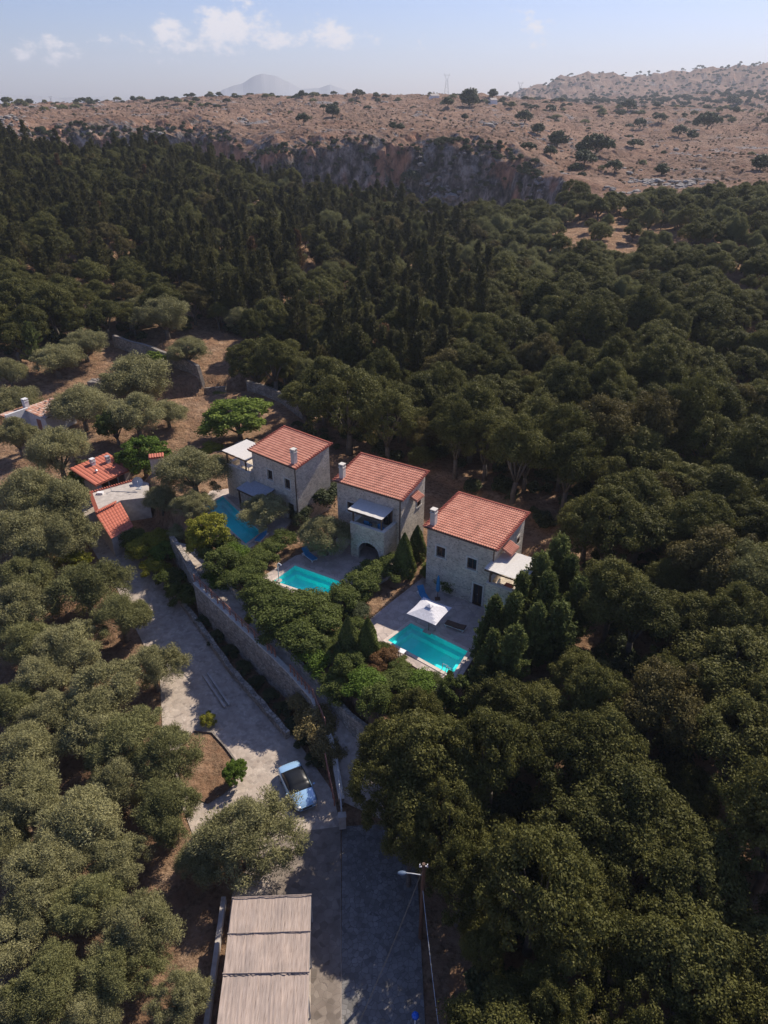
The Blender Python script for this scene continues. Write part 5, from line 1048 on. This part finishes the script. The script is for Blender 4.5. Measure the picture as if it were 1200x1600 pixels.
for _ in range(400):
    px, py = random.uniform(340, 700), random.uniform(880, 1110)
    if nb_ >= 72 or not (lambda P: sum(((P[i][1] > py) != (P[i - 1][1] > py)) and px < (P[i - 1][0] - P[i][0]) * (py - P[i][1]) / (P[i - 1][1] - P[i][1]) + P[i][0] for i in range(len(P))) % 2)(BANK): continue
    q = at(px, py, 4.6)
    if any(float(poly_sd([q[0]], [q[1]], D_)[0]) < .5 for D_ in (DECK[1], DECK[2], DECK[3], PATHP)) or any(math.hypot(q[0] - a, q[1] - b) < 1.0 for a, b, c in PLACED): continue
    nb_ += 1; PLACED.append((q[0], q[1], .7)); put('bush', q[0], q[1], random.uniform(.8, 1.25), random.choice(['hedge', 'hedge', 'hedge', 'fig', 'scrub']), 'leafy shrub filling the garden bank %s' % ('above the railed path' if px < 480 else 'left of the nearest pool' if py < 1050 else 'below the nearest pool'), 'shrub', 'shrubs filling the garden bank %s' % ('above the railed path' if px < 480 else 'left of the nearest pool' if py < 1050 else 'below the nearest pool'), zs=random.uniform(.6, .8))
FIR = [(868, 900, 26), (840, 925, 26), (885, 925, 24), (812, 950, 24), (850, 960, 28), (770, 985, 24), (800, 985, 26), (835, 1000, 26), (752, 1008, 16), (768, 1032, 22), (800, 1035, 26), (870, 1000, 26), (748, 1058, 16), (900, 960, 24)]
FLM = [((830, 900), 'the balcony canopy of the nearest villa'), ((727, 1017), 'the nearest pool')]
for (a, b, c), l in zip(FIR, autolabels(FIR, 'young conifer', FLM)): plant('fir', a, b, c, 'darkfir', l, 'tree', 'young conifers beside the nearest villa', zs=1.15)
# ---- forest
def inpoly(px, py, P):
    ins = False; n = len(P)
    for i in range(n):
        (ax, ay), (bx, by) = P[i], P[(i + 1) % n]
        if (ay > py) != (by > py) and px < (bx - ax) * (py - ay) / (by - ay) + ax: ins = not ins
    return ins
OPEN = [(-300, 548), (0, 560), (120, 545), (180, 545), (255, 528), (330, 515), (395, 530), (372, 575), (430, 620), (480, 650), (448, 675), (520, 706), (565, 712), (692, 757), (845, 822), (895, 880), (935, 960), (905, 1085), (780, 1150), (660, 1150), (635, 1190), (640, 1290), (665, 1370), (725, 1420), (760, 1700), (800, 4000), (-1500, 4000), (-900, 1500)]
CLEAR = [[(855, 400), (880, 350), (960, 335), (1010, 350), (1080, 372), (1065, 405), (1000, 402), (960, 432), (890, 415)], [(1140, 570), (1165, 520), (1230, 512), (1230, 610), (1175, 600)], [(1115, 470), (1140, 420), (1165, 440), (1150, 485)], [(390, 345), (410, 325), (425, 350), (400, 360)], [(640, 1490), (800, 1480), (820, 1700), (640, 1700)],
         [(1110, 350), (1200, 345), (1230, 362), (1120, 365)], [(880, 820), (905, 805), (915, 840), (890, 850)]]
CON = [(-300, 150), (380, 200), (520, 280), (700, 330), (770, 470), (740, 590), (620, 640), (480, 610), (440, 545), (330, 505), (150, 520), (60, 470), (-300, 470)]
cand = []
def grid(sp, r0, r1):
    for gx in np.arange(-190, 190, sp):
        for gy in np.arange(10, 320, sp):
            x, y = gx + random.uniform(-.42, .42) * sp, gy + random.uniform(-.42, .42) * sp; r = math.hypot(x, y)
            if r0 <= r < r1: yield x, y, r
def ridge_r(x, y): return float(np.interp(x / max(y, 1), U, r_ridge))
PL = np.array(PLACED)
def free(x, y, f=.75, m=0.): return not (((PL[:, 0] - x) ** 2 + (PL[:, 1] - y) ** 2) < (PL[:, 2] * f + m) ** 2).any()
pts = [(x, y, r) for x, y, r in grid(4.05, 14, 290)]
Zs = height(np.array([p[0] for p in pts]), np.array([p[1] for p in pts]))
for (x, y, r), z in zip(pts, Zs):
    if y < 8: continue
    px, py, d = proj(x, y, z)
    if not (-110 < px < 1310 and py < 1900): continue
    if inpoly(px, py, OPEN) or not free(x, y): continue
    if r > ridge_r(x, y) + (22 if px > 850 else 4): continue
    if any(inpoly(px, py, c) for c in CLEAR) and random.random() < .80: continue
    if inpoly(px, py, CON) and random.random() > .5: continue
    far_right = px > 820 and py < 470
    q = random.random()
    if r > 120: x += random.uniform(-1, 1)
    if far_right: kind, mat = ('olive', 'olive_green') if q < .55 else ('oak', 'oak')
    elif py < 450 and px > 330 and q < .42: kind, mat = ('olive', 'olive_green')
    else: kind, mat = ('oak', 'oak') if q < .88 else (('oak', 'oak_brown') if q < .97 else ('olive', 'olive_green'))
    if far_right and random.random() < .06: continue
    cand.append((r, x, y, z, kind, mat, min(1.42, random.lognormvariate(.06, .24)) * (.86 if far_right else 1) * (1.0 if kind == 'oak' else .85), px, py))
pts = [(x, y, r) for x, y, r in grid(3.1, 85, 312)]
Zs = height(np.array([p[0] for p in pts]), np.array([p[1] for p in pts]))
for (x, y, r), z in zip(pts, Zs):
    px, py, d = proj(x, y, z)
    if not (-60 < px < 1200) or not inpoly(px, py, CON) or inpoly(px, py, OPEN) or not free(x, y, .7) or r > ridge_r(x, y) + 4: continue
    if any(inpoly(px, py, c) for c in CLEAR) or float(vnoise(x / 14, y / 14, 5)) > .14: continue
    cand.append((r, x, y, z, 'conifer', 'conifer' if random.random() < .97 else 'rust', random.uniform(.5, 1.12), px, py))
# olives and oaks standing in the clearings and near the right rim
cand.sort()
def zone(px, py):
    v = 'near the photo bottom' if py > 1380 else 'level with the parked car' if py > 1150 else 'level with the nearest pool' if py > 940 else 'level with the villa roofs' if py > 740 else 'level with the dry field' if py > 560 else 'high in the valley' if py > 430 else 'before the gorge'
    h = 'at the left' if px < 330 else 'left of centre' if px < 560 else 'right of centre' if px < 780 else 'at the right' if px < 1000 else 'at right edge'
    return v + ', ' + h
ZONES = [('in the closed canopy right of the road and carport', lambda px, py: py > 1150), ('in the canopy right of the nearest villa', lambda px, py: py > 780), ('in the canopy behind the villas', lambda px, py: py > 560), ('in the upper part of the wooded valley', lambda px, py: True)]
DESC = {('oak', 'oak'): 'dark green oak', ('oak', 'oak_brown'): 'brownish oak', ('olive', 'olive_green'): 'grey green olive tree', ('conifer', 'conifer'): 'dark narrow cypress', ('conifer', 'rust'): 'rust brown cypress'}
cnt = {}; over = {}
random.seed(21)
for r, x, y, z, kind, mat, s, px, py in cand:
    c = cnt[kind] = cnt.get(kind, 0) + 1
    if c <= {'oak': 300, 'conifer': 300, 'olive': 200}[kind]:
        pl = zone(px, py)
        put(kind, x, y, s, mat, DESC[(kind, mat)] + ' ' + pl, 'tree', DESC[(kind, mat)] + ' group ' + pl, r < 75, random.uniform(.85, 1.45), z=z)
    else: over.setdefault((kind, mat), []).append((x, y, z, s))
ORDL = ['first', 'second', 'third', 'fourth', 'fifth', 'sixth', 'seventh', 'eighth', 'ninth', 'tenth', 'eleventh', 'twelfth']
byl = {}
for o, k_, m_ in TREES:
    if ' group ' in o.get('group', ''): byl.setdefault(o['label'], []).append(o)
for l_, os_ in byl.items():
    if 1 < len(os_) <= 12:
        os_.sort(key=lambda o: proj(*o.location)[0])
        for i_, o in enumerate(os_): o['label'] = l_ + ', ' + ORDL[i_] + ' from left'
def scatter(name, sets, label):
    # sets: list of (mesh source object, [(x, y, z, s)]) ; one object that instances many uncountable small plants
    V = []; S = []; I = []; Rz = []
    for k, (src, L) in enumerate(sets):
        for (x, y, z, s) in L: V.append((x, y, z)); S.append(s); I.append(k); Rz.append(random.uniform(0, 6.28))
    me = bpy.data.meshes.new(name); me.from_pydata(V, [], [])
    a = me.attributes.new('scl', 'FLOAT', 'POINT'); a.data.foreach_set('value', S); a = me.attributes.new('vid', 'INT', 'POINT'); a.data.foreach_set('value', I)
    a = me.attributes.new('rot', 'FLOAT_VECTOR', 'POINT'); a.data.foreach_set('vector', [q for r_ in Rz for q in (0, 0, r_)])
    o = bpy.data.objects.new(name, me); col.objects.link(o); tag(o, kind='stuff'); o['label'] = label; o['category'] = 'vegetation'
    ng = bpy.data.node_groups.new(name, 'GeometryNodeTree'); ng.interface.new_socket('Geometry', in_out='INPUT', socket_type='NodeSocketGeometry'); ng.interface.new_socket('Geometry', in_out='OUTPUT', socket_type='NodeSocketGeometry')
    n, l = ng.nodes, ng.links; gi = n.new('NodeGroupInput'); go = n.new('NodeGroupOutput'); jn = n.new('GeometryNodeJoinGeometry')
    def attr(nm, t): q = n.new('GeometryNodeInputNamedAttribute'); q.data_type = t; q.inputs['Name'].default_value = nm; return q.outputs[0]
    av, asc, ar = attr('vid', 'INT'), attr('scl', 'FLOAT'), attr('rot', 'FLOAT_VECTOR')
    for k, (src, L) in enumerate(sets):
        cmp = n.new('FunctionNodeCompare'); cmp.data_type = 'INT'; cmp.operation = 'EQUAL'; l.new(av, cmp.inputs[2]); cmp.inputs[3].default_value = k
        oi = n.new('GeometryNodeObjectInfo'); oi.inputs['Object'].default_value = src; oi.inputs['As Instance'].default_value = True; oi.transform_space = 'ORIGINAL'
        ip = n.new('GeometryNodeInstanceOnPoints'); l.new(gi.outputs[0], ip.inputs['Points']); l.new(cmp.outputs[0], ip.inputs['Selection']); l.new(oi.outputs['Geometry'], ip.inputs['Instance']); l.new(ar, ip.inputs['Rotation']); l.new(asc, ip.inputs['Scale']); l.new(ip.outputs[0], jn.inputs[0])
    l.new(jn.outputs[0], go.inputs[0]); md = o.modifiers.new('scatter', 'NODES'); md.node_group = ng; return o
def sources(kind, mat):
    d = {}
    for o, k, m_ in TREES:
        if k == kind and m_ == mat and o.type == 'MESH': d.setdefault(o.data.name, o)
    return list(d.values())
for (kind, mat), L in over.items():
    src = sources(kind, mat) or sources(kind, 'oak' if kind == 'oak' else 'conifer')
    scatter({'oak': 'far_oak_wood', 'conifer': 'far_cypress_wood', 'olive': 'far_olive_wood'}[kind], [(s, L[i::len(src)]) for i, s in enumerate(src)], {'oak': 'dark green oak wood filling the upper valley up to the gorge', 'conifer': 'mass of dark conifers covering the hill at upper left', 'olive': 'distant grey green olives before the gorge'}[kind])
# ---- understory around the forest floor and the grove (low wild scrub, uncountable)
# ---- plateau shrubs
HERO = [(1105, 192, 17), (870, 222, 13), (930, 232, 21), (912, 252, 17), (860, 240, 10), (1060, 208, 10), (1033, 268, 9), (990, 225, 9), (820, 186, 12), (1033, 186, 8), (733, 158, 15), (1000, 195, 9), (1187, 258, 14), (840, 205, 9), (475, 190, 10), (520, 178, 10), (770, 150, 7), (640, 292, 14), (558, 150, 8), (1080, 215, 8), (960, 265, 12), (1145, 160, 9), (980, 168, 9), (700, 162, 8)]
def ground_hit(px, py, r0=240, r1=1600):
    q = ray(px, py); h = math.hypot(q[0], q[1]); rs = np.arange(r0, r1, 3.); X = q[0] / h * rs; Y = q[1] / h * rs; Zr = CAM_H + rs * q[2] / h; g = height(X, Y); k = np.nonzero(g >= Zr)[0]
    return None if len(k) == 0 else (X[k[0]], Y[k[0]], g[k[0]], rs[k[0]])
HLM = [((1105, 192), 'the largest lone plateau tree'), ((930, 232), 'the bush cluster on the right plateau'), ((620, 270), 'the red cliff'), ((733, 160), 'the skyline grove'), ((400, 150), 'the grey rock band on the skyline')]
for (a, b, c), l in zip(HERO, autolabels(HERO, 'dark round bush', HLM)):
    h = ground_hit(a, b + c * .6)
    if h: put('scrub', h[0], h[1], c * h[3] / FPX / .93 * .95, 'scrub', l if (a, b) != (1105, 192) else 'largest lone dark tree on the right plateau', 'shrub', 'bushes dotted over the far plateau', False, random.uniform(.8, 1.0), z=h[2])
random.seed(5); ind = []; tuft = []
for k in range(9000):
    u = random.uniform(-.52, .52); r = random.uniform(300, 880) ; x, y = r * math.sin(math.atan(u)), r * math.cos(math.atan(u)); c = float(np.interp(u, U, r_rim))
    if r < c + 4: continue
    dens = float(fbm(x, y, 70, 3, 40)) + .5; edge = np.clip((r - 560) / 250, 0, 1)
    p = max(0, dens - .42) * (.13 + .5 * edge) + (.22 if edge > .62 else 0)
    if random.random() < p and len(ind) < 270: ind.append((r, x, y, random.uniform(1.4, 3.2) * (1 + .35 * edge)))
    elif random.random() < .6: tuft.append((x, y, random.uniform(.25, .8)))
zi = height(np.array([a[1] for a in ind]), np.array([a[2] for a in ind]))
for (r, x, y, s), z in zip(ind, zi): 
    px, py, d = proj(x, y, z); side = 'left' if px < 400 else ('middle' if px < 850 else 'right'); rw = 'near the skyline' if r > 620 else 'below the skyline'
    put('scrub', x, y, s, random.choice(['scrub', 'scrub', 'olive_green']), 'small dark bush on the dry %s plateau %s' % (side, rw), 'shrub', 'bushes on the %s plateau %s' % (side, rw), False, random.uniform(.65, .95), z=z)
zt = height(np.array([a[0] for a in tuft]), np.array([a[1] for a in tuft])); src = sources('scrub', 'scrub')
me_dry = []
for i in range(2):
    a, _ = meshes('scrub', i, 'drygrass', False); p_ = tuft[i]; o = bpy.data.objects.new('dry_shrub', a); o.location = (p_[0], p_[1], float(zt[i])); o.scale = (1.2,) * 3; col.objects.link(o)
    tag(o, ['pale dry tuft lying on the far plateau', 'second pale dry tuft on the far plateau'][i], 'shrub'); me_dry.append(o)
T = [(x, y, float(z), s) for (x, y, s), z in zip(tuft, zt)]; ss = src[:1] + me_dry * 3
scatter('plateau_scrub', [(s, T[i::len(ss)]) for i, s in enumerate(ss)], 'low scrub and dry tufts scattered over the plateau')
# scrub clinging to cliff and hill, and olives/oaks along the far skyline hill
hl = []
for k in range(1500):
    u = random.uniform(.12, .52); r = random.uniform(1100, 2330); hl.append((r * math.sin(math.atan(u)), r * math.cos(math.atan(u)), random.uniform(2.0, 4.5)))
zt = height(np.array([a[0] for a in hl]), np.array([a[1] for a in hl])); scatter('hill_scrub', [(src[0], [(x, y, float(z), s) for (x, y, s), z in zip(hl, zt)])], 'tiny trees dotting the distant hill at right')
cs = []
for k in range(1100):
    u = random.uniform(-.45, .2); c = float(np.interp(u, U, r_rim)); r = c + random.uniform(-26, 6); cs.append((r * math.sin(math.atan(u)), r * math.cos(math.atan(u)), random.uniform(.5, 1.6)))
zt = height(np.array([a[0] for a in cs]), np.array([a[1] for a in cs])); scatter('cliff_scrub', [(src[i % len(src)], [(x, y, float(z), s) for (x, y, s), z in zip(cs[i::2], zt[i::2])]) for i in range(2)], 'scrub growing on the ledges of the gorge cliff')
rk = MB(); bmx = bmesh.new(); bmesh.ops.create_icosphere(bmx, subdivisions=2, radius=1); rr_ = random.Random(9)
for v in bmx.verts: v.co = Vector((v.co.x * 1.3, v.co.y, v.co.z * .65)) * rr_.uniform(.72, 1.15)
rme = bpy.data.meshes.new('boulder'); bmx.to_mesh(rme); bmx.free(); rme.materials.append(plain('limestone', (.25, .23, .215), .95, var=.35, scale=1.5))
hb_ = ground_hit(655, 285); bo = bpy.data.objects.new('boulder', rme); bo.location = (hb_[0], hb_[1], hb_[2] + .3); bo.scale = (.9, .9, .9); col.objects.link(bo); tag(bo, 'pale limestone boulder at the foot of the red cliff', 'rock')
rp_ = []
for k in range(9000):
    u = random.uniform(-.5, .5); c = float(np.interp(u, U, r_rim)); r = c + (random.uniform(-24, 30) if random.random() < .6 else random.uniform(0, 330)); x, y = r * math.sin(math.atan(u)), r * math.cos(math.atan(u))
    if float(vnoise(x / 28, y / 28, 61)) + float(vnoise(x / 7, y / 7, 62)) * .6 > .25: rp_.append((x, y, random.lognormvariate(-.35, .45)))
zt = height(np.array([a[0] for a in rp_]), np.array([a[1] for a in rp_])); scatter('rock_outcrops', [(bo, [(x, y, float(z), s) for (x, y, s), z in zip(rp_, zt)])], 'pale limestone rocks breaking through the plateau and gorge rim')
# undergrowth under the near forest and grove
ug = []
for k in range(2600):
    r = random.uniform(18, 150); a = R(random.uniform(-33, 33)); x, y = r * math.sin(a), r * math.cos(a); ug.append((x, y))
zt = height(np.array([a[0] for a in ug]), np.array([a[1] for a in ug])); U1 = []
GP = [DRIVE, ROAD, PATHP, DECK[1], DECK[2], DECK[3]]
for (x, y), z in zip(ug, zt):
    px, py, d = proj(x, y, z)
    if not inpoly(px, py, OPEN): U1.append((x, y, float(z), random.uniform(.5, 1.3)))
bs = [o for o in src[:2]]
scatter('undergrowth', [(bs[i], U1[i::2]) for i in range(2)], 'low undergrowth on the forest floor')
# ---- far mountain ranges, pylons
def ridge_mesh(name, r, prof, thick, seed):
    px = np.linspace(prof[0][0], prof[-1][0], 90); py = np.interp(px, [a for a, b in prof], [b for a, b in prof]); V = []; F = []
    m = 7; jag = fbm(px * .1, px * 0 + seed, 2, 4, seed) * 1.6
    for j in range(m):
        t = j / (m - 1) * 2 - 1
        for i in range(len(px)):
            q = ray(px[i], py[i] + jag[i]); h = math.hypot(q[0], q[1]); zt_ = zray(px[i], py[i] + jag[i] * np.clip((185 - py[i]) / 20, .2, 1), r); rr = r + t * thick; z = -60 + (zt_ + 60) * (1 - abs(t)) ** .9; V.append((q[0] / h * rr, q[1] / h * rr, z))
    n = len(px)
    for j in range(m - 1):
        for i in range(n - 1): F.append((j * n + i, j * n + i + 1, (j + 1) * n + i + 1, (j + 1) * n + i))
    me = bpy.data.meshes.new(name); me.from_pydata(V, [], F); me.materials.append(M['hill']); o = bpy.data.objects.new(name, me); col.objects.link(o); tag(o, kind='structure')
M['hill'] = plain('distant_rock', (.28, .28, .29), 1, var=.15, scale=.002)
ridge_mesh('mountain', 5900, [(300, 176), (335, 150), (350, 139), (378, 130), (395, 120), (410, 115), (428, 118), (450, 128), (470, 139), (498, 138), (515, 132), (535, 139), (580, 160), (620, 176)], 700, 3)
ridge_mesh('far_hills', 4800, [(-260, 150), (-100, 144), (0, 148), (40, 150), (90, 153), (140, 151), (200, 154), (260, 158), (330, 176)], 600, 8)
def pylon(px, r, h, label):
    u = (px - 600) / 1281.7; x, y = r * math.sin(math.atan(u)), r * math.cos(math.atan(u)); z = hz(x, y); b = MB(); w = h * .11
    for sx in (-1, 1):
        for sy in (-1, 1): b.tube([(sx * w, sy * w, 0), (sx * w * .35, sy * w * .35, h * .75), (sx * w * 1.3, 0, h)], .10, 4)
    for k in range(5):
        a = w * (1 - .65 * k / 5); zz = h * .75 * k / 5; b.tube([(-a, -a, zz), (a * .87, a * .87, zz + h * .15)], .06, 4); b.tube([(a, -a, zz), (-a * .87, a * .87, zz + h * .15)], .06, 4)
    b.tube([(-w * 1.6, 0, h * .92), (w * 1.6, 0, h * .92)], .14, 4); o = b.build('power_pylon', M['metal']); o.location = (x, y, z); tag(o, label, 'pylon')
pylon(697, 860, 20, 'tiny lattice power pylon on the skyline above the red cliff'); pylon(811, 860, 17, 'tiny lattice power pylon at the foot of the distant hill')
pylon(80, 860, 9, 'tiny pylon on the skyline at the far left')
def farm(px, r, s, label):
    u = (px - 600) / 1281.7; x, y = r * math.sin(math.atan(u)), r * math.cos(math.atan(u)); root = empty('farm_building', (x, y, hz(x, y)), .3, label, 'building'); b = MB(); b.box(-s, s, -3, 3, -2, 3.5); b.build('wall', M['white'], root)
    t = MB(); t.add([(-s - .3, -3.3, 3.5), (s + .3, -3.3, 3.5), (s + .3, 3.3, 3.5), (-s - .3, 3.3, 3.5), (-s, 0, 5), (s, 0, 5)], [(0, 1, 5, 4), (2, 3, 4, 5), (1, 2, 5), (3, 0, 4), (3, 2, 1, 0)]); t.build('roof', M['render'], root)
farm(678, 760, 4, 'small white building on the plateau skyline, left one'); farm(770, 740, 3, 'small white building on the plateau skyline, right one')
# ------------------------------------------------------------------ haze
hb = MB(); hb.box(-4200, 4200, -300, 6600, -140, 330); hm = bpy.data.materials.new('haze'); hm.use_nodes = True; hn = hm.node_tree.nodes; hn.clear()
ho = hn.new('ShaderNodeOutputMaterial'); pv = hn.new('ShaderNodeVolumePrincipled'); pv.inputs['Color'].default_value = (.78, .86, 1.0, 1); pv.inputs['Density'].default_value = .00014; pv.inputs['Anisotropy'].default_value = .2
hm.node_tree.links.new(pv.outputs[0], ho.inputs['Volume']); o = hb.build('haze', hm); tag(o, 'thin pale haze in the air', 'haze', kind='stuff')
print('counts', cnt, 'objects', len(bpy.data.objects), 'shrubs', len(ind))
